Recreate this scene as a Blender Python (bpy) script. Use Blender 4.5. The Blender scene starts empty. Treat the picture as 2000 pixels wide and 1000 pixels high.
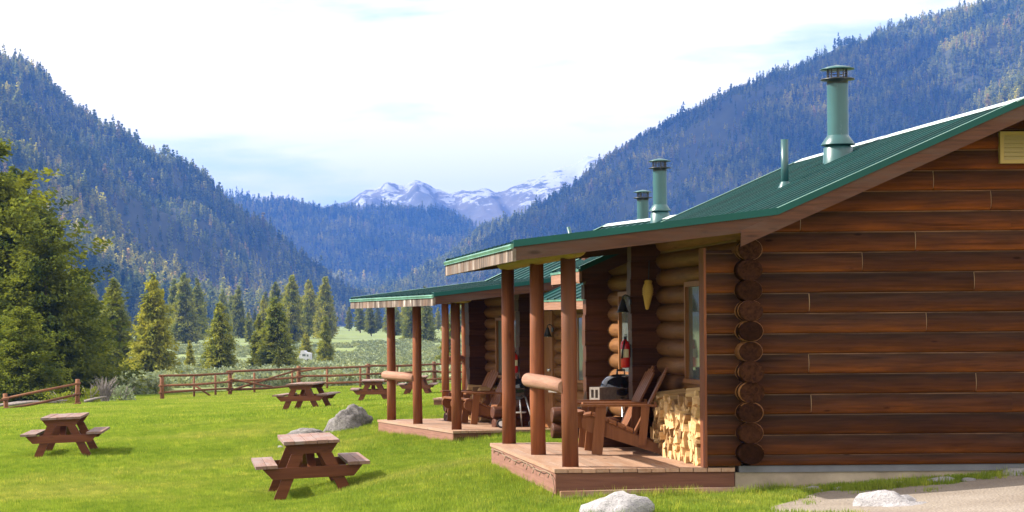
import bpy, bmesh, math, random
import numpy as np
from mathutils import Vector, Matrix, Quaternion, noise as mnoise

random.seed(7)
RNG = np.random.default_rng(11)
scene = bpy.context.scene
COL = scene.collection
R = math.radians

# ------------------------------------------------------------------ camera
F = 4000.0            # focal length in pixels of the 2000 px wide photograph
PX, PY = 395.0, 637.0  # principal point (the photograph is a crop)
EYE = 1.72
ROLL = 0.0087
cam_d = bpy.data.cameras.new("camera")
cam = bpy.data.objects.new("camera", cam_d)
COL.objects.link(cam)
cam_d.sensor_width = 36.0
cam_d.lens = F / 2000.0 * 36.0
cam_d.shift_x = (1000 - PX) / 2000.0
cam_d.shift_y = (PY - 500) / 2000.0
cam_d.clip_start = 0.5
cam_d.clip_end = 40000
cam.matrix_world = Matrix.Translation((0, 0, EYE)) @ Matrix.Rotation(R(90), 4, 'X') @ Matrix.Rotation(-ROLL, 4, 'Z')
scene.camera = cam

# ------------------------------------------------------------------ light
SUN_EL, SUN_AZ = R(38), R(105)          # azimuth measured from the camera side (-Y) towards -X
sun_dir = Vector((-math.sin(SUN_AZ) * math.cos(SUN_EL), -math.cos(SUN_AZ) * math.cos(SUN_EL), math.sin(SUN_EL)))
sd = bpy.data.lights.new("sun", 'SUN')
sd.energy = 5.0
sd.angle = R(0.53)
sd.color = (1.0, 0.93, 0.82)
sun = bpy.data.objects.new("sun", sd)
COL.objects.link(sun)
sun.rotation_euler = sun_dir.to_track_quat('Z', 'Y').to_euler()

world = bpy.data.worlds.new("World")
scene.world = world
world.use_nodes = True
wn, wl = world.node_tree.nodes, world.node_tree.links
wn.clear()
w_out = wn.new('ShaderNodeOutputWorld')
w_bg = wn.new('ShaderNodeBackground')
w_bg.inputs['Strength'].default_value = 0.1
w_sky = wn.new('ShaderNodeTexSky')
w_sky.sky_type = 'NISHITA'
w_sky.sun_disc = False
w_sky.sun_elevation = SUN_EL
w_sky.sun_rotation = math.atan2(sun_dir.x, sun_dir.y)
w_sky.altitude = 1800
w_tc = wn.new('ShaderNodeTexCoord')
w_map = wn.new('ShaderNodeMapping')
w_map.inputs['Scale'].default_value = (5.0, 5.0, 26.0)
w_map.inputs['Location'].default_value = (0.9, 0.35, 0.2)
w_no = wn.new('ShaderNodeTexNoise')
w_no.inputs['Scale'].default_value = 1.0
w_no.inputs['Detail'].default_value = 7
w_no.inputs['Roughness'].default_value = 0.55
w_rmp = wn.new('ShaderNodeValToRGB')
w_rmp.color_ramp.elements[0].position = 0.33
w_rmp.color_ramp.elements[0].color = (0.30, 0.30, 0.30, 1)
w_rmp.color_ramp.elements[1].position = 0.47
w_rmp.color_ramp.elements[1].color = (1, 1, 1, 1)
w_mix = wn.new('ShaderNodeMixRGB')
w_mix.inputs['Color2'].default_value = (9.2, 8.5, 7.9, 1)
wl.new(w_tc.outputs['Generated'], w_map.inputs['Vector'])
wl.new(w_map.outputs['Vector'], w_no.inputs['Vector'])
wl.new(w_no.outputs['Fac'], w_rmp.inputs['Fac'])
wl.new(w_rmp.outputs['Color'], w_mix.inputs['Fac'])
wl.new(w_sky.outputs['Color'], w_mix.inputs['Color1'])
wl.new(w_mix.outputs['Color'], w_bg.inputs['Color'])
wl.new(w_bg.outputs['Background'], w_out.inputs['Surface'])

scene.view_settings.view_transform = 'Standard'
scene.view_settings.look = 'None'
scene.view_settings.exposure = 1.30
scene.view_settings.gamma = 1.0
scene.view_settings.use_curve_mapping = False
scene.render.engine = 'CYCLES'
scene.cycles.use_denoising = True
scene.cycles.max_bounces = 6
scene.cycles.transparent_max_bounces = 8
scene.cycles.volume_bounces = 0

# ------------------------------------------------------------------ helpers
def at(u, v, Y):
    """the world point at depth Y that the photograph shows at pixel (u, v)"""
    du, dv = u - PX, v - PY
    return Vector(((du - ROLL * dv) / F * Y, Y, EYE - (dv + ROLL * du) / F * Y))

class MB:
    def __init__(s): s.v, s.f, s.sm = [], [], []
    def add(s, verts, faces, smooth=False):
        b = len(s.v); s.v += [tuple(p) for p in verts]
        s.f += [tuple(i + b for i in f) for f in faces]; s.sm += [smooth] * len(faces)
        return s
    def box(s, x0, x1, y0, y1, z0, z1):
        return s.add([(x0,y0,z0),(x1,y0,z0),(x1,y1,z0),(x0,y1,z0),(x0,y0,z1),(x1,y0,z1),(x1,y1,z1),(x0,y1,z1)],
              [(3,2,1,0),(4,5,6,7),(0,1,5,4),(1,2,6,5),(2,3,7,6),(3,0,4,7)])
    def bar(s, p, q, side, w, t, taper=1.0):
        """rectangular bar from p to q, width w along 'side', thickness t across"""
        p, q, side = Vector(p), Vector(q), Vector(side)
        d = (q - p).normalized(); side = (side - d * side.dot(d)).normalized(); n = d.cross(side)
        vs = []
        for c, k in ((p, 1.0), (q, taper)):
            for a, b in ((-1,-1),(1,-1),(1,1),(-1,1)): vs.append(c + side * (a*w*k/2) + n * (b*t/2))
        return s.add(vs, [(3,2,1,0),(4,5,6,7),(0,1,5,4),(1,2,6,5),(2,3,7,6),(3,0,4,7)])
    def tube(s, pts, rad, n=10, cap=True, flat=1.0, smooth=True, up=None):
        pts = [Vector(p) for p in pts]
        if not isinstance(rad, (list, tuple)): rad = [rad] * len(pts)
        rings = []; pv = None
        for i, p in enumerate(pts):
            d = (pts[min(i+1, len(pts)-1)] - pts[max(i-1, 0)]).normalized()
            ref = Vector(up) if up else (Vector((0,0,1)) if abs(d.z) < 0.9 else Vector((0,1,0)))
            a = d.cross(ref).normalized(); b = a.cross(d).normalized()
            rings.append([p + a * math.cos(2*math.pi*k/n) * rad[i] + b * math.sin(2*math.pi*k/n) * rad[i] * flat for k in range(n)])
        vs = [p for r in rings for p in r]; fs = []
        for i in range(len(pts) - 1):
            for k in range(n):
                fs.append((i*n+k, i*n+(k+1) % n, (i+1)*n+(k+1) % n, (i+1)*n+k))
        s.add(vs, fs, smooth)
        if cap:
            b = len(s.v) - len(vs)
            s.f.append(tuple(b + k for k in range(n-1, -1, -1))); s.sm.append(False)
            s.f.append(tuple(b + (len(pts)-1)*n + k for k in range(n))); s.sm.append(False)
        return s
    def lathe(s, prof, c=(0,0,0), n=16, smooth=True):
        vs = []; fs = []
        for r, z in prof:
            for k in range(n): vs.append((c[0]+r*math.cos(2*math.pi*k/n), c[1]+r*math.sin(2*math.pi*k/n), c[2]+z))
        for i in range(len(prof)-1):
            for k in range(n): fs.append((i*n+k, i*n+(k+1) % n, (i+1)*n+(k+1) % n, (i+1)*n+k))
        return s.add(vs, fs, smooth)
    def poly_y(s, prof, y0, y1):
        """closed profile in x,z swept along y"""
        n = len(prof); vs = [(x, y0, z) for x, z in prof] + [(x, y1, z) for x, z in prof]
        return s.add(vs, [tuple(range(n)), tuple(range(2*n-1, n-1, -1))] + [(i, i+n, (i+1) % n+n, (i+1) % n) for i in range(n)])
    def poly_x(s, prof, x0, x1):
        """closed profile in y,z swept along x; x0/x1 may be functions of z"""
        f0 = x0 if callable(x0) else (lambda z: x0); f1 = x1 if callable(x1) else (lambda z: x1)
        n = len(prof); vs = [(f0(z), y, z) for y, z in prof] + [(f1(z), y, z) for y, z in prof]
        return s.add(vs, [tuple(range(n-1, -1, -1)), tuple(range(n, 2*n))] + [(i, (i+1) % n, (i+1) % n+n, i+n) for i in range(n)])
    def mesh(s, name):
        me = bpy.data.meshes.new(name); me.from_pydata(s.v, [], s.f)
        me.polygons.foreach_set('use_smooth', s.sm); me.update()
        bm = bmesh.new(); bm.from_mesh(me); bmesh.ops.recalc_face_normals(bm, faces=bm.faces); bm.to_mesh(me); bm.free()
        return me
    def build(s, name, mat, parent=None, loc=None):
        return obj(name, s.mesh(name), mat, parent, loc)

def obj(name, me, mat=None, parent=None, loc=None):
    o = bpy.data.objects.new(name, me); COL.objects.link(o)
    if mat is not None and len(me.materials) == 0: me.materials.append(mat)
    if parent is not None: o.parent = parent
    if loc is not None: o.location = loc
    return o

def np_mesh(name, V, Fc, mat=None, smooth=False):
    """numpy verts (n,3) and faces (m,k) to a mesh"""
    me = bpy.data.meshes.new(name)
    V = np.asarray(V, np.float32); Fc = np.asarray(Fc, np.int32); k = Fc.shape[1]
    me.vertices.add(len(V)); me.vertices.foreach_set('co', V.ravel())
    me.loops.add(Fc.size); me.loops.foreach_set('vertex_index', Fc.ravel())
    me.polygons.add(len(Fc)); me.polygons.foreach_set('loop_start', np.arange(0, Fc.size, k, dtype=np.int32))
    me.polygons.foreach_set('loop_total', np.full(len(Fc), k, np.int32))
    me.polygons.foreach_set('use_smooth', np.full(len(Fc), smooth))
    me.update(calc_edges=True)
    if mat is not None: me.materials.append(mat)
    return me

def tag(o, label, cat, group=None, kind=None):
    o['label'] = label
    if cat: o['category'] = cat
    if group: o['group'] = group
    if kind: o['kind'] = kind
    return o
def thing(name, label, cat, loc=(0,0,0), rotz=0.0, group=None):
    o = bpy.data.objects.new(name, None); COL.objects.link(o)
    o.location = loc; o.rotation_euler = (0, 0, rotz); o.empty_display_size = 0.2
    return tag(o, label, cat, group)
def copy_tree(o, parent=None):
    c = o.copy(); COL.objects.link(c)
    if parent is not None: c.parent = parent
    for ch in list(o.children): copy_tree(ch, c)
    return c

# ------------------------------------------------------------------ materials
class NT:
    """small node-tree helper"""
    def __init__(s, name):
        s.m = bpy.data.materials.new(name); s.m.use_nodes = True
        s.n, s.l = s.m.node_tree.nodes, s.m.node_tree.links; s.n.clear()
        s.out = s.n.new('ShaderNodeOutputMaterial'); s.p = s.n.new('ShaderNodeBsdfPrincipled')
        s.l.new(s.p.outputs[0], s.out.inputs['Surface']); s.tc = s.n.new('ShaderNodeTexCoord'); s.oi = None
    def link(s, a, b): s.l.new(a, b)
    def mapping(s, scale, src='Object', rnd=False):
        mp = s.n.new('ShaderNodeMapping'); mp.inputs['Scale'].default_value = scale
        s.link(s.tc.outputs[src], mp.inputs['Vector'])
        if rnd:
            c = s.n.new('ShaderNodeCombineXYZ'); mul = s.math('MULTIPLY', s.rand(), 37.0)
            for k in range(3): s.link(mul, c.inputs[k])
            s.link(c.outputs[0], mp.inputs['Location'])
        return mp.outputs[0]
    def rand(s):
        if s.oi is None: s.oi = s.n.new('ShaderNodeObjectInfo')
        return s.oi.outputs['Random']
    def noise(s, vec, scale=5.0, detail=4, rough=0.55, dist=0.0):
        t = s.n.new('ShaderNodeTexNoise'); t.inputs['Scale'].default_value = scale; t.inputs['Detail'].default_value = detail
        t.inputs['Roughness'].default_value = rough; t.inputs['Distortion'].default_value = dist
        s.link(vec, t.inputs['Vector']); return t.outputs['Fac']
    def voro(s, vec, scale=5.0):
        t = s.n.new('ShaderNodeTexVoronoi'); t.inputs['Scale'].default_value = scale; s.link(vec, t.inputs['Vector']); return t
    def ramp(s, fac, stops):
        r = s.n.new('ShaderNodeValToRGB'); e = r.color_ramp.elements
        while len(e) < len(stops): e.new(0.5)
        for k, (p, c) in enumerate(stops):
            e[k].position = p; e[k].color = (*c, 1) if len(c) == 3 else c
        s.link(fac, r.inputs['Fac']); return r.outputs['Color']
    def mix(s, fac, a, b, mode='MIX'):
        m = s.n.new('ShaderNodeMixRGB'); m.blend_type = mode
        for k, x in ((0, fac), (1, a), (2, b)):
            if hasattr(x, 'is_linked') or hasattr(x, 'links'): s.link(x, m.inputs[k])
            elif isinstance(x, (tuple, list)): m.inputs[k].default_value = (*x, 1)
            else: m.inputs[k].default_value = x
        return m.outputs[0]
    def math(s, op, a, b=0.0, c=None):
        m = s.n.new('ShaderNodeMath'); m.operation = op
        for k, x in ((0, a), (1, b), (2, c)):
            if x is None: continue
            if hasattr(x, 'links'): s.link(x, m.inputs[k])
            else: m.inputs[k].default_value = x
        return m.outputs[0]
    def xyz(s, src='Object'):
        x = s.n.new('ShaderNodeSeparateXYZ'); s.link(s.tc.outputs[src], x.inputs[0]); return x.outputs
    def attr(s, name):
        a = s.n.new('ShaderNodeAttribute'); a.attribute_name = name; return a
    def bump(s, h, strength=0.3, dist=0.01):
        b = s.n.new('ShaderNodeBump'); b.inputs['Strength'].default_value = strength; b.inputs['Distance'].default_value = dist
        s.link(h, b.inputs['Height']); s.link(b.outputs[0], s.p.inputs['Normal'])
    def done(s, col, rough=0.7, spec=0.35, metal=0.0):
        if isinstance(col, (tuple, list)): s.p.inputs['Base Color'].default_value = (*col, 1)
        else: s.link(col, s.p.inputs['Base Color'])
        if hasattr(rough, 'links'): s.link(rough, s.p.inputs['Roughness'])
        else: s.p.inputs['Roughness'].default_value = rough
        s.p.inputs['Specular IOR Level'].default_value = spec; s.p.inputs['Metallic'].default_value = metal
        return s.m

def wood(name, a, b, axis, c=None, rough=0.65, vary=0.35, bump=0.35, spec=0.16, fine=14.0):
    """grained timber: a light, b dark, grain along axis 0/1/2, c an optional weathered tint"""
    t = NT(name)
    sc = [fine, fine, fine]; sc[axis] = fine * 0.06
    g = t.noise(t.mapping(sc, rnd=True), 2.2, 6, 0.6, 0.6)
    sc2 = [3.0, 3.0, 3.0]; sc2[axis] = 0.7
    p = t.noise(t.mapping(sc2, rnd=True), 1.6, 4, 0.6)
    col = t.ramp(g, [(0.30, b), (0.68, a)])
    if c: col = t.mix(t.ramp(p, [(0.46, (0,0,0)), (0.66, (1,1,1))]), col, c)
    shade = t.ramp(t.rand(), [(0.0, (1-vary,)*3), (1.0, (1+vary*0.5,)*3)])
    col = t.mix(1.0, col, shade, 'MULTIPLY')
    kn = t.voro(t.mapping([5.0 if k != axis else 1.6 for k in range(3)], rnd=True), 1.0)
    knot = t.ramp(kn.outputs['Distance'], [(0.05, (0.35, 0.3, 0.28)), (0.13, (1,1,1))])
    col = t.mix(0.8, col, knot, 'MULTIPLY')
    t.bump(g, bump, 0.006)
    return t.done(col, rough, spec)

def plain(name, col, rough=0.6, spec=0.4, metal=0.0, var=0.0, scale=8.0):
    t = NT(name)
    if var:
        n = t.noise(t.mapping((1,1,1)), scale, 5, 0.6)
        c = t.ramp(n, [(0.3, tuple(x*(1-var) for x in col)), (0.7, tuple(min(1, x*(1+var)) for x in col))])
        return t.done(c, rough, spec, metal)
    return t.done(col, rough, spec, metal)

M = {}
# gable siding: dark weathered crown, warmer sheltered lower lip on every course
def siding_mat(name):
    t = NT(name)
    g = t.noise(t.mapping((0.9, 14, 14), rnd=True), 2.2, 6, 0.6, 0.5)
    h = t.xyz('Generated')[2]
    wob = t.math('ADD', h, t.math('MULTIPLY', t.math('SUBTRACT', t.noise(t.mapping((1.6, 5, 5), rnd=True), 1.5, 4), 0.5), 0.75))
    col = t.ramp(wob, [(0.02, (0.120, 0.041, 0.010)), (0.18, (0.084, 0.030, 0.010)), (0.46, (0.055, 0.023, 0.012)), (0.85, (0.032, 0.0175, 0.012))])
    col = t.mix(1.0, col, t.ramp(g, [(0.3, (0.62, 0.58, 0.56)), (0.7, (1.25, 1.2, 1.15))]), 'MULTIPLY')
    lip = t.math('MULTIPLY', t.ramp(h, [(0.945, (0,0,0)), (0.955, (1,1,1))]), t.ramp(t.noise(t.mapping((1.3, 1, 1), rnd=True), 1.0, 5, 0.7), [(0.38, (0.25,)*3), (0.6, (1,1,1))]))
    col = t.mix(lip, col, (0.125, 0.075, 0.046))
    # the upper courses, sheltered by the rake, keep their orange stain
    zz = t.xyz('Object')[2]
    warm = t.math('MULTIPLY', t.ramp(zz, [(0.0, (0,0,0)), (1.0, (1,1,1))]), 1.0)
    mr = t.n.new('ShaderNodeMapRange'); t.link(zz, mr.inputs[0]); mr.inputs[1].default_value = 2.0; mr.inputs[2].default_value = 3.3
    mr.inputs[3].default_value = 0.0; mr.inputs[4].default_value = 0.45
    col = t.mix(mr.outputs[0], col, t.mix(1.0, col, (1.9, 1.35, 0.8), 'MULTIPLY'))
    kn = t.voro(t.mapping((2.2, 7, 7), rnd=True), 1.0)
    col = t.mix(0.85, col, t.ramp(kn.outputs['Distance'], [(0.05, (0.25, 0.2, 0.18)), (0.11, (1,1,1))]), 'MULTIPLY')
    crk = t.noise(t.mapping((0.45, 16, 16), rnd=True), 1.3, 3, 0.5, 0.4)
    col = t.mix(0.85, col, t.ramp(crk, [(0.28, (0.55, 0.52, 0.5)), (0.36, (1,1,1)), (0.66, (1,1,1)), (0.72, (1.35, 1.3, 1.25))]), 'MULTIPLY')
    shade = t.ramp(t.rand(), [(0, (0.68, 0.68, 0.70)), (1, (1.22, 1.16, 1.1))])
    col = t.mix(1.0, col, shade, 'MULTIPLY')
    t.bump(g, 0.4, 0.006)
    return t.done(col, 0.8, 0.06)
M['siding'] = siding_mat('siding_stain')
M['log_y'] = wood('log_stain_lengthwise', (0.225, 0.100, 0.034), (0.125, 0.050, 0.016), 1, rough=0.6, vary=0.25)
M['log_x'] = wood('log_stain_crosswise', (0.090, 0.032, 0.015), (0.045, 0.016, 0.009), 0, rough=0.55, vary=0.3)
M['log_end'] = wood('log_end_grain', (0.046, 0.018, 0.008), (0.012, 0.005, 0.003), 1, rough=0.85, vary=0.5, spec=0.02)
M['post'] = wood('post_stain', (0.235, 0.078, 0.033), (0.135, 0.042, 0.018), 2, c=(0.15, 0.058, 0.030), rough=0.55, vary=0.3)
M['rail'] = wood('rail_weathered', (0.31, 0.170, 0.118), (0.21, 0.105, 0.070), 1, rough=0.7, vary=0.15)
M['beam'] = wood('beam_pine', (0.34, 0.21, 0.055), (0.24, 0.135, 0.032), 1, rough=0.55, vary=0.15)
M['deck'] = wood('deck_plank', (0.36, 0.225, 0.150), (0.26, 0.145, 0.092), 1, c=(0.33, 0.225, 0.165), rough=0.7, vary=0.16)
M['deck_face'] = wood('deck_fascia', (0.170, 0.076, 0.048), (0.115, 0.048, 0.030), 0, rough=0.7, vary=0.2)
M['deck_face_y'] = wood('deck_fascia_lengthwise', (0.25, 0.130, 0.095), (0.17, 0.082, 0.060), 1, rough=0.7, vary=0.2)
M['fascia'] = wood('rake_fascia', (0.090, 0.036, 0.020), (0.045, 0.020, 0.013), 0, c=(0.075, 0.044, 0.034), rough=0.65, vary=0.2)
M['soffit'] = wood('soffit_pine', (0.24, 0.130, 0.044), (0.155, 0.075, 0.024), 1, rough=0.6, vary=0.2)
M['trim'] = wood('window_trim', (0.27, 0.115, 0.042), (0.18, 0.072, 0.025), 2, rough=0.5, vary=0.1)
M['furn'] = wood('furniture_stain', (0.150, 0.050, 0.022), (0.100, 0.031, 0.014), 0, rough=0.5, vary=0.18, fine=10)
M['chair'] = wood('chair_stain', (0.245, 0.098, 0.040), (0.170, 0.062, 0.024), 2, rough=0.5, vary=0.15, fine=10)
M['furn_top'] = wood('tabletop_weathered', (0.235, 0.145, 0.115), (0.155, 0.088, 0.070), 1, c=(0.215, 0.165, 0.150), rough=0.7, vary=0.15)
M['plank'] = wood('loose_plank', (0.30, 0.17, 0.11), (0.18, 0.09, 0.055), 0, c=(0.36, 0.28, 0.23), rough=0.8, vary=0.1)
M['fence'] = wood('fence_timber', (0.20, 0.088, 0.042), (0.11, 0.046, 0.022), 0, rough=0.75, vary=0.3)
M['carved'] = wood('carved_pine', (0.62, 0.42, 0.12), (0.45, 0.27, 0.06), 2, rough=0.5, vary=0.0)

def weathered_mat():
    t = NT('eave_fascia_weathered')
    n = t.noise(t.mapping((1, 6.5, 0.7), rnd=True), 1.6, 5, 0.65, 0.3)
    n2 = t.noise(t.mapping((1, 3.2, 0.5), rnd=True), 1.2, 3)
    col = t.ramp(n, [(0.38, (0.035, 0.024, 0.021)), (0.49, (0.10, 0.075, 0.064)), (0.58, (0.19, 0.155, 0.135)), (0.66, (0.46, 0.42, 0.39))])
    col = t.mix(t.ramp(n2, [(0.45, (0,0,0)), (0.7, (0.6,)*3)]), col, (0.22, 0.135, 0.095))
    t.bump(n, 0.4, 0.006)
    return t.done(col, 0.85, 0.2)
M['weathered'] = weathered_mat()

def roof_mat(name, col, rough):
    t = NT(name)
    n = t.noise(t.mapping((0.5, 2.0, 0.5)), 1.5, 5, 0.6)
    c = t.ramp(n, [(0.3, tuple(x*0.82 for x in col)), (0.7, tuple(x*1.18 for x in col))])
    pn = t.noise(t.mapping((0.02, 1.05, 0.02)), 1.0, 0, 0.0); st = t.noise(t.mapping((0.35, 9, 0.35)), 1.0, 4, 0.6)
    c = t.mix(1.0, c, t.ramp(pn, [(0.35, (0.84,)*3), (0.65, (1.16,)*3)]), 'MULTIPLY'); c = t.mix(1.0, c, t.ramp(st, [(0.3, (0.82,)*3), (0.7, (1.18,)*3)]), 'MULTIPLY')
    r = t.ramp(n, [(0.3, (rough-0.06,)*3), (0.7, (rough+0.08,)*3)])
    return t.done(c, r, 0.16)
M['roof'] = roof_mat('green_roof_metal', (0.0035, 0.036, 0.035), 0.6)
M['roof_trim'] = roof_mat('green_roof_trim', (0.007, 0.056, 0.052), 0.45)
M['roof_edge'] = roof_mat('pale_green_edge', (0.085, 0.185, 0.14), 0.4)
M['ridge'] = roof_mat('ridge_cap_painted_glare', (0.46, 0.54, 0.54), 0.35)  # green cap metal; its white sky glare is painted in as a pale base
def flue_mat():
    t = NT('green_flue_paint')
    n = t.noise(t.mapping((9, 9, 1.6), rnd=True), 1.6, 6, 0.7)
    n2 = t.noise(t.mapping((2, 2, 1.0), rnd=True), 1.5, 3)
    col = t.ramp(n2, [(0.3, (0.013, 0.062, 0.068)), (0.7, (0.026, 0.098, 0.102))])
    col = t.mix(t.ramp(n, [(0.64, (0,0,0)), (0.70, (0.8,)*3)]), col, (0.30, 0.38, 0.37))
    return t.done(col, 0.36, 0.5)
M['flue'] = flue_mat()
M['black_metal'] = plain('black_metal', (0.018, 0.020, 0.024), 0.4, 0.5)
M['enamel'] = plain('black_enamel', (0.006, 0.008, 0.012), 0.12, 0.6)
M['chrome'] = plain('dull_aluminium', (0.62, 0.63, 0.64), 0.35, 0.5, 0.9)
M['rubber'] = plain('rubber', (0.02, 0.02, 0.022), 0.7)
M['white'] = plain('white_plastic', (0.72, 0.73, 0.74), 0.5)
M['red'] = plain('red_paint', (0.48, 0.012, 0.012), 0.28, 0.5)
M['paper'] = plain('paper_label', (0.62, 0.60, 0.40), 0.6)
M['glass'] = plain('window_glass', (0.10, 0.115, 0.11), 0.06, 0.6)
M['curtain'] = plain('curtain', (0.38, 0.42, 0.34), 0.9)
M['concrete'] = plain('concrete', (0.30, 0.25, 0.19), 0.9, 0.2, var=0.25, scale=3.0)
M['block'] = plain('concrete_block', (0.19, 0.16, 0.14), 0.9, 0.2, var=0.25, scale=30)
M['flash'] = plain('grey_flashing', (0.115, 0.12, 0.14), 0.5, 0.4, var=0.2, scale=4)
M['vent'] = plain('vent_paint', (0.36, 0.27, 0.12), 0.6)
M['vent_frame'] = plain('vent_frame_paint', (0.34, 0.23, 0.07), 0.6)
M['dark'] = plain('dark_void', (0.012, 0.010, 0.009), 0.9, 0.1)
M['filler'] = plain('joint_filler', (0.26, 0.17, 0.09), 0.8)
M['cord'] = plain('cord', (0.20, 0.14, 0.09), 0.8)
def rock_mat(name, a, b, spots):
    t = NT(name)
    n = t.noise(t.mapping((1,1,1)), 5.0, 8, 0.65); f = t.noise(t.mapping((1,1,1)), 22, 5, 0.7)
    col = t.ramp(n, [(0.32, b), (0.66, a)])
    col = t.mix(t.ramp(f, [(0.52, (0,0,0)), (0.62, (0.75,)*3)]), col, spots)
    t.bump(t.math('ADD', n, t.math('MULTIPLY', f, 0.5)), 0.9, 0.05)
    return t.done(col, 0.9, 0.2)
M['rock'] = rock_mat('granite', (0.27, 0.25, 0.24), (0.12, 0.11, 0.105), (0.045, 0.043, 0.042))
M['pale_rock'] = rock_mat('pale_granite', (0.46, 0.44, 0.45), (0.33, 0.32, 0.33), (0.19, 0.185, 0.20))
def firewood_mat():
    t = NT('split_firewood')
    g = t.noise(t.mapping((1.5, 22, 22), rnd=True), 1.5, 5, 0.6)
    col = t.ramp(g, [(0.3, (0.42, 0.26, 0.11)), (0.7, (0.66, 0.47, 0.25))])
    col = t.mix(1.0, col, t.ramp(t.rand(), [(0, (0.34, 0.28, 0.24)), (0.14, (0.55, 0.47, 0.40)), (0.22, (0.88, 0.80, 0.70)), (0.6, (1.0, 0.96, 0.92)), (1, (1.12, 1.10, 1.08))]), 'MULTIPLY')
    t.bump(g, 0.6, 0.01)
    return t.done(col, 0.75, 0.25)
M['firewood'] = firewood_mat()
M['bark'] = plain('bark', (0.13, 0.085, 0.055), 0.9, 0.15, var=0.4, scale=12)
M['deadwood'] = plain('dead_branch', (0.19, 0.165, 0.155), 0.9, 0.15, var=0.3, scale=12)

def leaf_mat(name, a, b, vscale=0.8, trans=0.3, objvar=0.25):
    t = NT(name)
    n = t.noise(t.mapping((1,1,1)), vscale, 3, 0.6)
    col = t.ramp(n, [(0.34, b), (0.66, a)])
    col = t.mix(1.0, col, t.ramp(t.rand(), [(0, (1-objvar, 1-objvar, 1-objvar*0.6)), (0.5, (1,1,1)), (1, (1+objvar*1.2, 1+objvar*0.7, 1-objvar*0.3))]), 'MULTIPLY')
    d = t.n.new('ShaderNodeBsdfDiffuse'); tr = t.n.new('ShaderNodeBsdfTranslucent'); mx = t.n.new('ShaderNodeMixShader')
    t.link(col, d.inputs[0]); t.link(t.mix(1.0, col, (1.25, 1.15, 0.6), 'MULTIPLY'), tr.inputs[0]); mx.inputs[0].default_value = trans
    t.link(d.outputs[0], mx.inputs[1]); t.link(tr.outputs[0], mx.inputs[2]); t.link(mx.outputs[0], t.out.inputs['Surface'])
    t.n.remove(t.p)
    return t.m
M['pine'] = leaf_mat('pine_needles', (0.200, 0.230, 0.032), (0.050, 0.078, 0.020), 0.5, 0.40)
M['spruce'] = leaf_mat('spruce_needles', (0.285, 0.300, 0.055), (0.100, 0.135, 0.036), 0.55, 0.40)
def forest_mat():
    t = NT('forest_needles'); g = t.n.new('ShaderNodeNewGeometry')
    n = t.noise(g.outputs['Position'], 0.006, 4, 0.62); m = t.noise(g.outputs['Position'], 0.04, 3, 0.6)
    col = t.ramp(n, [(0.36, (0.090, 0.130, 0.045)), (0.50, (0.190, 0.220, 0.060)), (0.64, (0.370, 0.370, 0.095))])
    col = t.mix(1.0, col, t.ramp(m, [(0.35, (0.6, 0.65, 0.7)), (0.65, (1.25, 1.2, 1.1))]), 'MULTIPLY')
    col = t.mix(1.0, col, t.ramp(t.rand(), [(0, (0.42, 0.48, 0.55)), (0.5, (0.95, 0.98, 1.0)), (0.9, (1.6, 1.4, 1.0)), (0.94, (1.7, 1.45, 1.0)), (0.95, (1.3, 0.95, 1.5)), (1, (1.6, 1.1, 1.7))]), 'MULTIPLY')
    d = t.n.new('ShaderNodeBsdfDiffuse'); tr = t.n.new('ShaderNodeBsdfTranslucent'); mx = t.n.new('ShaderNodeMixShader')
    t.link(col, d.inputs[0]); t.link(t.mix(1.0, col, (1.25, 1.15, 0.6), 'MULTIPLY'), tr.inputs[0]); mx.inputs[0].default_value = 0.5
    t.link(d.outputs[0], mx.inputs[1]); t.link(tr.outputs[0], mx.inputs[2]); t.link(mx.outputs[0], t.out.inputs['Surface']); t.n.remove(t.p)
    return t.m
M['far_pine'] = forest_mat()
def grass_mat():
    t = NT('grass_blade'); g = t.n.new('ShaderNodeNewGeometry')
    big = t.noise(g.outputs['Position'], 0.22, 5, 0.62); mid = t.noise(g.outputs['Position'], 1.7, 4, 0.6)
    col = t.ramp(big, [(0.30, (0.165, 0.245, 0.034)), (0.50, (0.205, 0.285, 0.042)), (0.70, (0.285, 0.315, 0.080))])
    col = t.mix(1.0, col, t.ramp(mid, [(0.32, (0.80, 0.84, 0.80)), (0.68, (1.14, 1.10, 1.10))]), 'MULTIPLY')
    col = t.mix(1.0, col, t.ramp(t.rand(), [(0, (0.62, 0.70, 0.7)), (0.55, (1,1,1)), (0.88, (1.15, 1.08, 1.0)), (1, (1.9, 1.45, 1.7))]), 'MULTIPLY')
    d = t.n.new('ShaderNodeBsdfDiffuse'); tr = t.n.new('ShaderNodeBsdfTranslucent'); mx = t.n.new('ShaderNodeMixShader')
    t.link(col, d.inputs[0]); t.link(t.mix(1.0, col, (1.2, 1.15, 0.7), 'MULTIPLY'), tr.inputs[0]); mx.inputs[0].default_value = 0.5
    t.link(d.outputs[0], mx.inputs[1]); t.link(tr.outputs[0], mx.inputs[2]); t.link(mx.outputs[0], t.out.inputs['Surface']); t.n.remove(t.p)
    return t.m
M['grass'] = grass_mat()
M['sage'] = leaf_mat('sagebrush_leaf', (0.25, 0.30, 0.20), (0.16, 0.20, 0.115), 1.5, 0.2, 0.25)
M['shrub'] = leaf_mat('shrub_leaf', (0.26, 0.29, 0.035), (0.12, 0.16, 0.025), 1.5, 0.35, 0.25)

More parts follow.
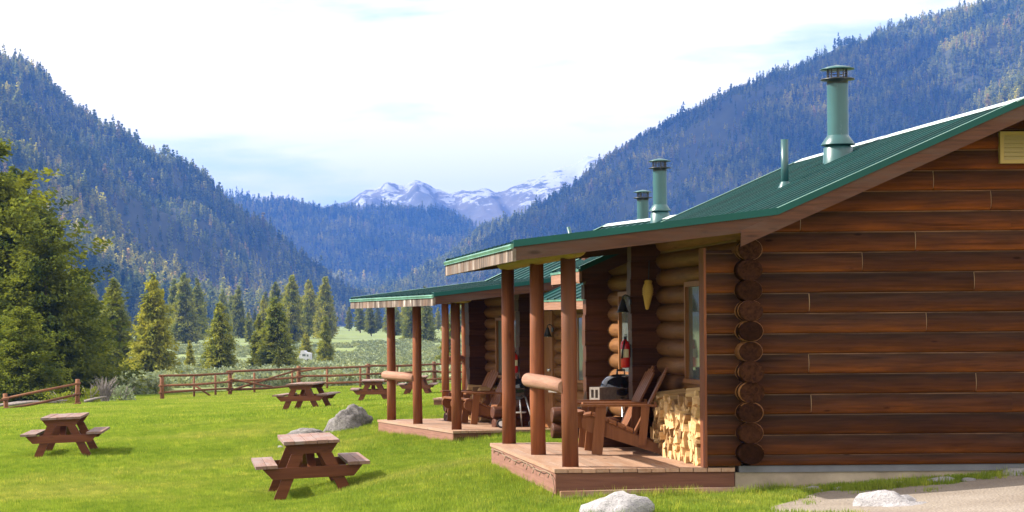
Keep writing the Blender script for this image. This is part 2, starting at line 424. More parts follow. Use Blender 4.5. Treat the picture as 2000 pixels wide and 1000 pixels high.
# ------------------------------------------------------------------ terrain height
CP = np.array([
 (3.44,20,0.0),(5.2,20,.04),(6.6,20,.12),(8.2,20,.24),(6,18.4,.10),(8.5,18,.27),(3.6,18,-.03),(0.4,19,-.38),(0.5,22,-.40),(2.0,23,-.22),(3.2,24.5,-.02),
 (-2.57,38,-.68),(-4,28,-.85),(2.67,52,-.5),(5.7,68,-.85),(8.4,80,-1.05),(4.02,32.9,-.21),(3.21,36.8,-.25),(2.4,39,-.40),
 (4.9,43.3,-.05),(7.5,30,.0),(9,40,.0),(9,26,.2),(11,50,-.2),(-1.9,95,-1.71),(1.3,97,-1.59),(4.65,99,-1.46),(8.15,101,-1.43),(11.7,103,-1.39),(1.46,27.2,-.585),(1.46,29,-.575),(-5.2,85,-1.53),(-8.2,85,-1.67),(-7,60,-1.1),(-5,45,-.85),(11,70,-.7)], float)
def _tps(d2): return np.where(d2 > 1e-9, d2 * np.log(np.maximum(d2, 1e-9)), 0.0)
_S = np.array([1.0, 0.35])
_P = CP[:, :2] * _S
_K = _tps(((_P[:, None] - _P[None]) ** 2).sum(-1)) + np.eye(len(_P)) * 0.15
_Q = np.c_[np.ones(len(_P)), _P]
_W = np.linalg.solve(np.block([[_K, _Q], [_Q.T, np.zeros((3, 3))]]), np.r_[CP[:, 2], 0, 0, 0])
FAR_Y = [90, 110, 150, 220, 290, 345, 400, 470, 600, 900, 20000]
FAR_Z = [-1.5, -1.9, -2.6, -3.4, -4.2, -4.6, -4.3, -3.2, -2.2, -1.0, -1.0]
def gz(x, y):
    x = np.asarray(x, float); y = np.asarray(y, float)
    xc, yc = np.clip(x, -9, 12), np.clip(y, 15, 100)
    q = np.stack([xc * _S[0], yc * _S[1]], -1)
    k = _tps(((q[..., None, :] - _P) ** 2).sum(-1))
    near = k @ _W[:-3] + _W[-3] + q @ _W[-2:]
    far = np.interp(y, FAR_Y, FAR_Z) + np.clip(x, -60, 80) * 0.012
    s = np.clip((y - 97) / 28, 0, 1); s = s * s * (3 - 2 * s)
    return near * (1 - s) + far * s
def gz1(x, y): return float(gz(np.array([x]), np.array([y]))[0])

def vnoise(x, y, seed=0):
    """smooth value noise in numpy"""
    xi, yi = np.floor(x).astype(int), np.floor(y).astype(int); fx, fy = x - xi, y - yi
    fx, fy = fx*fx*(3-2*fx), fy*fy*(3-2*fy)
    def h(a, b):
        n = (a * 374761393 + b * 668265263 + seed * 974711) & 0x7fffffff
        n = ((n ^ (n >> 13)) * 1274126177) & 0x7fffffff
        return ((n ^ (n >> 16)) & 0xffff) / 65535.0
    return (h(xi, yi)*(1-fx)+h(xi+1, yi)*fx)*(1-fy) + (h(xi, yi+1)*(1-fx)+h(xi+1, yi+1)*fx)*fy
def fbm(x, y, seed=0, oct=4):
    s, a, t = 0.0, 1.0, 0.0
    for k in range(oct):
        s = s + a * vnoise(x * 2**k, y * 2**k, seed + k * 17); t += a; a *= 0.5
    return s / t
def grid_mesh(name, xs, ys, zf, mat):
    X, Y = np.meshgrid(xs, ys); Z = zf(X, Y)
    V = np.stack([X, Y, Z], -1).reshape(-1, 3); nx, ny = len(xs), len(ys)
    i = np.arange(nx - 1)[None] + np.arange(ny - 1)[:, None] * nx
    Fc = np.stack([i, i + 1, i + 1 + nx, i + nx], -1).reshape(-1, 4)
    return np_mesh(name, V, Fc, mat, True)

# ------------------------------------------------------------------ ground
def ground_mat():
    t = NT('lawn_and_meadow')
    n = t.noise(t.mapping((1,1,1)), 0.35, 5, 0.6); f = t.noise(t.mapping((1,1,1)), 9.0, 6, 0.7); b = t.noise(t.mapping((1,1,1)), 0.03, 5, 0.6)
    lawn = t.ramp(t.noise(t.mapping((1,1,1)), 0.22, 5, 0.62), [(0.32, (0.118, 0.178, 0.022)), (0.50, (0.150, 0.205, 0.030)), (0.66, (0.235, 0.245, 0.068))])
    lawn = t.mix(1.0, lawn, t.ramp(f, [(0.3, (0.6, 0.62, 0.6)), (0.7, (1.2, 1.2, 1.2))]), 'MULTIPLY')
    mead = t.ramp(b, [(0.36, (0.16, 0.195, 0.105)), (0.52, (0.17, 0.215, 0.07)), (0.68, (0.195, 0.225, 0.125))])
    mead = t.mix(1.0, mead, t.ramp(n, [(0.3, (0.75,)*3), (0.7, (1.2,)*3)]), 'MULTIPLY')
    y = t.xyz()[1]
    mr = t.n.new('ShaderNodeMapRange'); mr.inputs[1].default_value = 104; mr.inputs[2].default_value = 116
    t.link(t.math('ADD', y, t.math('MULTIPLY', t.math('SUBTRACT', n, 0.5), 18)), mr.inputs[0])
    t.bump(f, 0.5, 0.03)
    return t.done(t.mix(mr.outputs[0], lawn, mead), 0.95, 0.1)
xs = np.unique(np.r_[-np.geomspace(14, 7000, 40)[::-1], np.arange(-14, 16, 0.5), np.geomspace(16, 7000, 40)])
ys = np.unique(np.r_[np.arange(-60, 14, 6), np.arange(14, 60, 0.5), np.arange(60, 130, 1.5), np.geomspace(130, 10000, 80)])
ground = obj('ground', grid_mesh('ground', xs, ys, gz, ground_mat()))
ground['kind'] = 'structure'
ground['label'] = 'bright mown lawn running out into pale sagebrush meadow'

def gravel_mat():
    t = NT('gravel')
    n = t.noise(t.mapping((1,1,1)), 1.2, 4, 0.6); v = t.voro(t.mapping((1,1,1)), 38.0); f = t.noise(t.mapping((1,1,1)), 60, 4, 0.7)
    col = t.ramp(n, [(0.3, (0.175, 0.143, 0.115)), (0.7, (0.25, 0.215, 0.18))])
    col = t.mix(1.0, col, t.ramp(f, [(0.3, (0.65,)*3), (0.7, (1.25,)*3)]), 'MULTIPLY')
    t.bump(v.outputs['Distance'], 0.5, 0.02)
    return t.done(col, 0.95, 0.15)
M['gravel'] = gravel_mat()
# gravel path along the gable wall (ragged outline)
def path_edge(x): return 19.6 - 0.15 * math.sin(x * 2.1) - 0.08 * math.sin(x * 7.3)
pv, pf = [], []
nx = 60
for i in range(nx + 1):
    x = 4.95 + (13 - 4.95) * i / nx
    far = path_edge(x); near = 16.55 + 0.12 * math.sin(x * 1.7) + 0.1 * math.sin(x * 6)
    if x < 6.0:
        k = (x - 4.95) / 1.05; far = 18.2 + (far - 18.2) * k; near = 17.6 + (near - 17.6) * k
    for j in range(9):
        y = near + (far - near) * j / 8
        pv.append((x, y, 0.0))
pv = np.array(pv); pv[:, 2] = gz(pv[:, 0], pv[:, 1]) + 0.006
pf = [(i*9+j, (i+1)*9+j, (i+1)*9+j+1, i*9+j+1) for i in range(nx) for j in range(8)]
pth = obj('gravel_path', np_mesh('gravel_path', pv, pf, M['gravel'], True)); pth['kind'] = 'structure'; pth['label'] = 'pale gravel path beside the gable wall of the near cabin'
# distant gravel road crossing the meadow
def road_mat():
    t = NT('road_gravel'); n = t.noise(t.mapping((1,1,1)), 0.6, 4, 0.6)
    return t.done(t.ramp(n, [(0.3, (0.50, 0.46, 0.40)), (0.7, (0.62, 0.58, 0.52))]), 0.95, 0.1)
rv = []
for i in range(41):
    s = i / 40; x = 14 + 60 * s; y = 322 + 42 * s + 6 * math.sin(s * 5)
    for k in (-1, 0, 1): rv.append((x + 1.0 * k * -0.4, y + k * (4.2 - 1.0 * s), 0.0))
rv = np.array(rv); rv[:, 2] = gz(rv[:, 0], rv[:, 1]) + 0.10
rf = [(i*3+j, (i+1)*3+j, (i+1)*3+j+1, i*3+j+1) for i in range(40) for j in range(2)]
rd = obj('gravel_road', np_mesh('gravel_road', rv, rf, road_mat(), True)); rd['kind'] = 'structure'; rd['label'] = 'pale gravel road crossing the meadow beyond the fence'

# ------------------------------------------------------------------ mountains
def mountain_mat(name, soil, rock, scale):
    t = NT(name)
    n = t.noise(t.mapping((1,1,1)), scale, 7, 0.65)
    f = t.noise(t.mapping((1,1,0.35)), scale * 6, 6, 0.7)
    s = t.ramp(n, [(0.35, tuple(c*0.7 for c in soil)), (0.65, tuple(c*1.3 for c in soil))])
    r = t.ramp(f, [(0.35, tuple(c*0.55 for c in rock)), (0.65, tuple(c*1.15 for c in rock))])
    fac = t.ramp(t.math('ADD', t.attr('rock').outputs['Fac'], t.math('MULTIPLY', t.math('SUBTRACT', f, 0.5), 0.5)), [(0.45, (0,0,0)), (0.6, (1,1,1))])
    return t.done(t.mix(fac, s, r), 0.95, 0.1)
def set_attr(me, name, vals):
    a = me.attributes.new(name, 'FLOAT', 'POINT'); a.data.foreach_set('value', np.asarray(vals, np.float32).ravel())

LX = [-900, -500, -197, -147, -97, -47, 22, 70, 122, 152, 202, 260, 400]
LZ = [405, 396, 248, 220, 194, 152, 114, 77, 40, 21, 0, -4, -4]
KL = 1.5
def hill_left(X, Y): return KL * hill_left_base(X / KL, Y / KL)
def hill_left_base(X, Y):
    ds = 0.21 * np.abs(2000 - Y) ** 1.0
    ds = ds + 34 * (np.sin(Y / 95.0) + 0.6 * np.sin(Y / 41.0 + 1.0)) * np.clip((2000 - Y) / 500, 0, 1)
    z = np.interp(X + ds, LX, LZ)
    amp = np.clip(z / 60, 0, 1)
    z = z + amp * (fbm(X / 70, Y / 70, 3) - 0.5) * 34 + amp * (fbm(X / 18, Y / 18, 9) - 0.5) * 10
    return z + amp * (fbm(X / 160, Y / 160, 13) - 0.5) * 80 * np.clip((1950 - Y) / 350, 0, 1)
RX = [-400, 150, 223, 319, 442, 529, 617, 704, 879, 1054, 1273, 1700, 2300]
RZ = [-6, -3, 30, 72, 130, 174, 229, 281, 368, 444, 506, 530, 540]
def hill_right(X, Y):
    ds = np.where(Y < 3500, 0.20 * (3500 - Y), 0.5 * (Y - 3500))
    ds = ds + 60 * (np.sin(Y / 210.0 + 2.2) + 0.5 * np.sin(Y / 90.0)) * np.clip((3500 - Y) / 700, 0, 1)
    z = np.interp(X - ds, RX, RZ)
    amp = np.clip(z / 80, 0, 1)
    return z + amp * (fbm(X / 120, Y / 120, 21) - 0.5) * 60 + amp * (fbm(X / 30, Y / 30, 27) - 0.5) * 16 + amp * (fbm(X / 330, Y / 330, 29) - 0.5) * 190 * np.clip((3350 - Y) / 600, 0, 1)
MU = [440, 500, 560, 620, 690, 750, 830, 900, 950, 1050, 1300]
MV = [376, 378, 383, 392, 399, 403, 412, 424, 432, 452, 500]
MX = [-1500] + [(u - PX) * 5500 / F for u in MU] + [2600]
MZ = [420] + [(PY - v) * 5500 / F - 24 for v in MV] + [120]
def hill_mid(X, Y):
    top = np.interp(X, MX, MZ)
    prof = np.interp(Y, [3600, 4000, 5500, 6100], [-0.02, 0.16, 1.0, 0.8])
    z = top * prof
    return z + np.clip(z / 80, 0, 1) * ((fbm(X / 160, Y / 160, 41) - 0.5) * 70 + (fbm(X / 420, Y / 2500, 45) - 0.5) * 120 * (1 - prof.clip(0, 1)) * 1.5)
def make_hill(name, label, xs, ys, fn, mat, rseed, rscale, thresh):
    me = grid_mesh(name, xs, ys, fn, mat)
    X, Y = np.meshgrid(xs, ys)
    rk = rock_field(X, Y, rseed, rscale, thresh)
    set_attr(me, 'rock', rk)
    o = obj(name, me); o['kind'] = 'structure'; o['label'] = label
    return o
def rock_field(X, Y, seed, sc, th):
    return np.clip((fbm(X / sc, Y / (sc * 2.2), seed) - th) * 6, 0, 1)
soilL = mountain_mat('mountain_soil', (0.050, 0.052, 0.024), (0.27, 0.20, 0.165), 0.02)
make_hill('mountain_slope', 'forested mountainside falling from the upper corner down to the meadow', np.arange(-1350, 500, 13.0), np.arange(840, 3450, 18.0), hill_left, soilL, 61, 135, 0.67)
make_hill('mountain_ridge', 'large hazy forested mountain rising behind the cabin roofs', np.arange(0, 2300, 14.0), np.arange(1500, 4300, 20.0), hill_right, soilL, 71, 150, 0.60)
make_hill('forested_ridge', 'dark blue wooded ridge closing the valley', np.arange(-1200, 2400, 24.0), np.arange(3600, 6100, 30.0), hill_mid, soilL, 81, 260, 0.86)

# snowy peaks far behind
SU = [560, 640, 690, 720, 755, 790, 820, 850, 880, 905, 950, 972, 1000, 1050, 1100, 1125, 1150, 1200, 1300]
SV = [420, 405, 388, 370, 357, 361, 353, 368, 379, 371, 371, 379, 364, 346, 328, 322, 307, 318, 340]
SY = 7000
SX = [(u - PX) * SY / F for u in SU]; SZ = [(PY - v) * SY / F - 5 * (u - PX) * SY / F / 600 for u, v in zip(SU, SV)]
def snow_h(X, Y):
    top = np.interp(X, SX, SZ); d = SY - Y
    rid = np.abs(fbm(X / 210, Y / 400, 91, 5) - 0.5) * 2
    z = top - np.where(d > 0, d * 0.34, -d * 0.5)
    return z + np.clip(np.abs(d) / 150, 0, 1) * (0.5 - rid) * 70 + (fbm(X / 40, Y / 40, 95) - 0.5) * 26
def snow_mat():
    t = NT('snowfield')
    n = t.noise(t.mapping((1, 1, 1.0)), 0.013, 8, 0.75)
    z = t.xyz()[2]
    k = t.math('ADD', t.math('MULTIPLY', t.math('SUBTRACT', n, 0.5), 5.0), t.math('MULTIPLY', t.math('SUBTRACT', z, 380), 0.006))
    fac = t.ramp(k, [(0.40, (0,0,0)), (0.60, (1,1,1))])
    n2 = t.noise(t.mapping((1,1,1)), 0.004, 4)
    rock = t.ramp(n2, [(0.4, (0.085, 0.09, 0.095)), (0.6, (0.14, 0.13, 0.125))])
    return t.done(t.mix(fac, rock, (0.36, 0.375, 0.41)), 0.9, 0.1)
sn = obj('snow_peaks', grid_mesh('snow_peaks', np.arange(150, 1950, 8.5), np.arange(6250, 7450, 15.0), snow_h, snow_mat()))
sn['kind'] = 'structure'; sn['label'] = 'snow-covered peaks at the head of the valley'

# ------------------------------------------------------------------ vegetation meshes
def cards(P, D, size, width, rng, droop=0.0, flat=0.6):
    """diamond leaf clumps at points P along directions D"""
    n = len(P); D = D + rng.normal(0, 0.45, (n, 3)); D[:, 2] -= droop
    D /= np.linalg.norm(D, axis=1, keepdims=True) + 1e-9
    N = rng.normal(0, 1, (n, 3)); N[:, 2] += flat
    S = np.cross(D, N); S /= np.linalg.norm(S, axis=1, keepdims=True) + 1e-9
    L = size * rng.uniform(0.6, 1.35, (n, 1)); W = width * rng.uniform(0.6, 1.3, (n, 1))
    V = np.stack([P - D * L * 0.5, P + S * W * 0.5 + D * L * 0.05, P + D * L * 0.5, P - S * W * 0.5 + D * L * 0.05], 1).reshape(-1, 3)
    Fc = np.arange(4 * n).reshape(-1, 4)
    return V, Fc
def conifer(seed, H, Rad, nb, per, size, width, base=0.06, power=0.8, droop=0.25, lump=0.3, lean=0.0, low=0.75, spray=0.30, fuzz=0.14):
    """crown of layered boughs: each bough is a flat drooping spray of needle clumps"""
    rng = np.random.default_rng(seed)
    t = base + (1 - base) * (1 - np.sqrt(rng.random(nb))) ** 0.9
    a = rng.uniform(0, 2*np.pi, nb)
    env = (1 - t) ** power * (low + (1 - low) * np.clip((t - base) / 0.18, 0, 1))
    lob = 1 + lump * (np.sin(a * 3 + t * 23 + seed) * 0.5 + np.sin(a * 2 - t * 41) * 0.5)
    Lb = Rad * env * lob * rng.uniform(0.50, 1.12, nb) + 0.012 * H
    tilt = rng.normal(0, 0.10, nb)
    s = rng.uniform(0.10, 1.0, (nb, per)) ** 0.65
    lat = rng.uniform(-1, 1, (nb, per)) * spray * np.sin(np.pi * np.clip(s * 0.85 + 0.1, 0, 1)) * Lb[:, None] * 0.9
    r = Lb[:, None] * s
    z = t[:, None] * H + r * (0.30 * (t[:, None] - 0.35) + tilt[:, None]) - droop * (r ** 2) / (Rad + 1e-6) * (1 - t[:, None] * 0.7) + 0.12 * r * s - np.abs(lat) * 0.28
    ca, sa = np.cos(a)[:, None], np.sin(a)[:, None]
    P = np.stack([r * ca - lat * sa + lean * z, r * sa + lat * ca, z], -1).reshape(-1, 3)
    P += rng.normal(0, size * fuzz, P.shape)
    D = np.stack([ca - sa * lat / (Lb[:, None] * 0.5), sa + ca * lat / (Lb[:, None] * 0.5), np.full_like(lat, -0.12)], -1).reshape(-1, 3)
    return cards(P, D, size, width, rng, droop=0.12, flat=1.0)
def trunk_mesh(name, H, r, lean=0.0):
    m = MB(); m.tube([(0, 0, -0.3), (lean*H*0.3, 0, H*0.3), (lean*H*0.7, 0, H*0.7), (lean*H*0.97, 0, H*0.97)], [r, r*0.8, r*0.4, r*0.08], 8)
    return m.mesh(name)
def bush_mesh(name, seed, Rd, Hh, n, size, width, mat):
    rng = np.random.default_rng(seed)
    d = rng.normal(0, 1, (n, 3)); d[:, 2] = np.abs(d[:, 2]); d /= np.linalg.norm(d, axis=1, keepdims=True)
    rr = rng.uniform(0.35, 1, (n, 1)) ** 0.5 * (1 + 0.25 * np.sin(d[:, :1] * 5 + seed) * np.cos(d[:, 1:2] * 4))
    P = d * rr * np.array([Rd, Rd, Hh]); V, Fc = cards(P, d.copy(), size, width, rng)
    return np_mesh(name, V, Fc, mat)

def scatter(name, label, src_mesh, pts, rotz, scl, kind='stuff', src_name='source'):
    """one 'stuff' object: instances of src_mesh on points"""
    me = np_mesh_points(name, pts)
    n = len(pts)
    a = me.attributes.new('rot', 'FLOAT_VECTOR', 'POINT'); rv = np.zeros((n, 3), np.float32); rv[:, 2] = rotz
    a.data.foreach_set('vector', rv.ravel())
    b = me.attributes.new('scl', 'FLOAT_VECTOR', 'POINT'); sv = np.asarray(scl, np.float32)
    if sv.ndim == 1: sv = np.repeat(sv[:, None], 3, 1)
    b.data.foreach_set('vector', sv.ravel())
    o = obj(name, me); o['kind'] = kind; o['label'] = label
    src = bpy.data.objects.new(src_name, src_mesh)      # geometry source, not linked into the scene
    ng = bpy.data.node_groups.new(name + '_nodes', 'GeometryNodeTree')
    ng.interface.new_socket('Geometry', in_out='INPUT', socket_type='NodeSocketGeometry')
    ng.interface.new_socket('Geometry', in_out='OUTPUT', socket_type='NodeSocketGeometry')
    gi, go = ng.nodes.new('NodeGroupInput'), ng.nodes.new('NodeGroupOutput')
    ip = ng.nodes.new('GeometryNodeInstanceOnPoints'); oi = ng.nodes.new('GeometryNodeObjectInfo')
    oi.inputs['Object'].default_value = src; oi.transform_space = 'ORIGINAL'
    ra = ng.nodes.new('GeometryNodeInputNamedAttribute'); ra.data_type = 'FLOAT_VECTOR'; ra.inputs['Name'].default_value = 'rot'
    sa = ng.nodes.new('GeometryNodeInputNamedAttribute'); sa.data_type = 'FLOAT_VECTOR'; sa.inputs['Name'].default_value = 'scl'
    L = ng.links
    L.new(gi.outputs[0], ip.inputs['Points']); L.new(oi.outputs['Geometry'], ip.inputs['Instance'])
    L.new(ra.outputs[0], ip.inputs['Rotation']); L.new(sa.outputs[0], ip.inputs['Scale']); L.new(ip.outputs[0], go.inputs[0])
    md = o.modifiers.new('scatter', 'NODES'); md.node_group = ng
    return o
def np_mesh_points(name, pts):
    me = bpy.data.meshes.new(name); me.vertices.add(len(pts)); me.vertices.foreach_set('co', np.asarray(pts, np.float32).ravel()); me.update()
    return me
def in_view(P, mu=120, mv=120):
    u = PX + F * P[:, 0] / P[:, 1]; v = PY - F * (P[:, 2] - EYE) / P[:, 1]
    return (u > -mu) & (u < 2000 + mu) & (v > -mv - 60) & (v < 1000 + mv)

# forest on the hills
def far_tree(seed, H, Rad, nb, per, size):
    V, Fc = conifer(seed, H, Rad, nb, per, size, size * 0.75, base=0.03, power=0.85, lump=0.25, droop=0.15)
    return np_mesh('far_tree', V, Fc, M['far_pine'])
far_src = [far_tree(101, 1.0, 0.17, 60, 2, 0.11), far_tree(102, 1.0, 0.14, 55, 2, 0.10), far_tree(103, 1.0, 0.20, 60, 2, 0.12)]
def forest(name, label, n, xr, yr, fn, hmin, hmax, rs, seed, dens=0.0, zmin=2.0, clip_right=None):
    rng = np.random.default_rng(seed)
    X = rng.uniform(*xr, n); Y = rng.uniform(*yr, n); Z = fn(X, Y)
    P = np.stack([X, Y, Z], -1)
    keep = in_view(P) & (Z > zmin)
    keep &= rng.random(n) > rock_field(X, Y, *rs) * 0.85
    keep &= rng.random(n) < np.clip((fbm(X / 110, Y / 200, seed) - 0.36) * 5.0 + dens, 0.10, 1)
    P = P[keep]; m = len(P)
    var = rng.integers(0, 3, m); h = rng.uniform(hmin, hmax, m) * np.exp(rng.normal(-0.1, 0.25, m)); ro = rng.uniform(0, 6.28, m)
    w = h * rng.uniform(0.85, 1.2, m)
    for k in range(3):
        s = var == k
        scatter(name if k == 0 else name, label, far_src[k], P[s], ro[s], np.stack([w[s], w[s], h[s]], -1), src_name='far_tree')
    return m
print('forest L', forest('forest', 'dense conifer forest covering the sloping mountainside', 120000, (-930, 500), (840, 3230), hill_left, 10, 17, (61, 135, 0.67), 201, dens=0.6))
print('forest R', forest('forest', 'hazy conifer forest covering the mountain behind the cabins', 150000, (150, 2200), (1500, 3700), hill_right, 11, 16, (71, 150, 0.60), 202))
print('forest M', forest('forest', 'dark conifers covering the ridge that closes the valley', 60000, (-200, 1900), (3750, 5600), hill_mid, 16, 24, (81, 260, 0.86), 203, dens=0.4))

# ------------------------------------------------------------------ log cabin builder
PITCH = 0.1975
def zporch(x): return 2.485 + 0.1135 * (x + 0.46)
def zmain(x): return 2.77 + 0.4375 * (x - 2.05) if x <= 4.45 else 3.82 - 0.4375 * (x - 4.45)
def dlog_profile(z0, h, y, out=0.045):
    """half-round siding course in y,z with its face towards -y; light lip on top"""
    pr = [(y + 0.05, z0), (y - 0.018, z0)]
    for f, o in ((0.04, 0.62), (0.15, 0.82), (0.32, 0.97), (0.50, 1.0), (0.68, 0.93), (0.84, 0.80), (0.945, 0.66)): pr.append((y - out * o, z0 + h * f))
    pr += [(y - out * 0.72, z0 + h * 0.955), (y - out * 0.72, z0 + h - 0.001), (y + 0.05, z0 + h - 0.001)]
    return pr
def ribbed(y0, y1, pts, pitch=0.3048, rib=0.022):
    """ribbed metal sheet: ribs run along the slope polyline pts [(x,z),...] laid between y0 and y1"""
    prof = []; y = y0
    while y < y1 - 0.02:
        for dy, dz in ((0, 0), (0.16, 0), (0.172, rib), (0.205, rib), (0.217, 0)):
            if y + dy < y1: prof.append((y + dy, dz))
        y += pitch / 1.0
    prof.append((y1, 0)); m = MB(); n = len(prof); vs = []
    for (x, z) in pts: vs += [(x, yy, z + dz) for yy, dz in prof]
    m.add(vs, [(i*n+k, i*n+k+1, (i+1)*n+k+1, (i+1)*n+k) for i in range(len(pts)-1) for k in range(n-1)])
    return m
def chimney(parent, x, y, z, h, scale=1.0):
    r = 0.118 * scale
    m = MB(); m.lathe([(r, -0.12), (r, h*0.5), (r, h*0.5+0.004), (r, h)], (x, y, z), 20)
    ch = m.build('chimney', M['flue'], parent)
    b = MB(); b.lathe([(r*1.50, -0.16), (r*1.36, 0.13), (r*1.02, 0.16)], (x, y, z), 20); b.build('boot', M['flue'], ch)
    c = MB(); c.lathe([(r*1.0, 0.27), (r*1.15, 0.245), (r*1.62, 0.165), (r*1.62, 0.158), (r*1.0, 0.158)], (x, y, z), 20); c.build('storm_collar', M['flue'], ch)
    s = MB(); s.lathe([(r*1.0, h-0.01), (r*1.0, h+0.035), (r*1.62, h+0.040), (r*1.62, h+0.052), (r*1.02, h+0.060), (r*0.6, h+0.060)], (x, y, z), 20); s.build('lower_cap', M['black_metal'], ch)
    w = MB()
    for k in range(10):
        a = 2*math.pi*k/10; w.tube([(x+r*0.95*math.cos(a), y+r*0.95*math.sin(a), z+h+0.055), (x+r*0.95*math.cos(a), y+r*0.95*math.sin(a), z+h+0.165)], 0.006*scale, 4, False)
    for zz in (0.085, 0.115, 0.14): w.lathe([(r*0.955, h+zz), (r*0.955, h+zz+0.006)], (x, y, z), 20)
    for a in (0.3, 2.4, 4.5): w.tube([(x+r*math.cos(a), y+r*math.sin(a), z+h+0.05), (x+r*math.cos(a), y+r*math.sin(a), z+h+0.17)], 0.013, 5, False)
    w.build('spark_screen', M['black_metal'], ch)
    t = MB(); t.lathe([(0.0, h+0.215), (r*0.9, h+0.195), (r*1.62, h+0.168), (r*1.62, h+0.160), (0.0, h+0.166)], (x, y, z), 20); t.build('cap', M['flue'] if scale else M['black_metal'], ch)
    return ch
def vent_pipe(parent, x, y, z, h, tilt=0.0):
    m = MB(); m.tube([(x, y, z - 0.1), (x - tilt*h, y, z + h)], 0.042, 12)
    o = m.build('vent_pipe', M['flue'], parent)
    c = MB(); c.lathe([(0.085, -0.03), (0.05, 0.05), (0.043, 0.06)], (x, y, z), 14); c.build('boot', M['flue'], o)

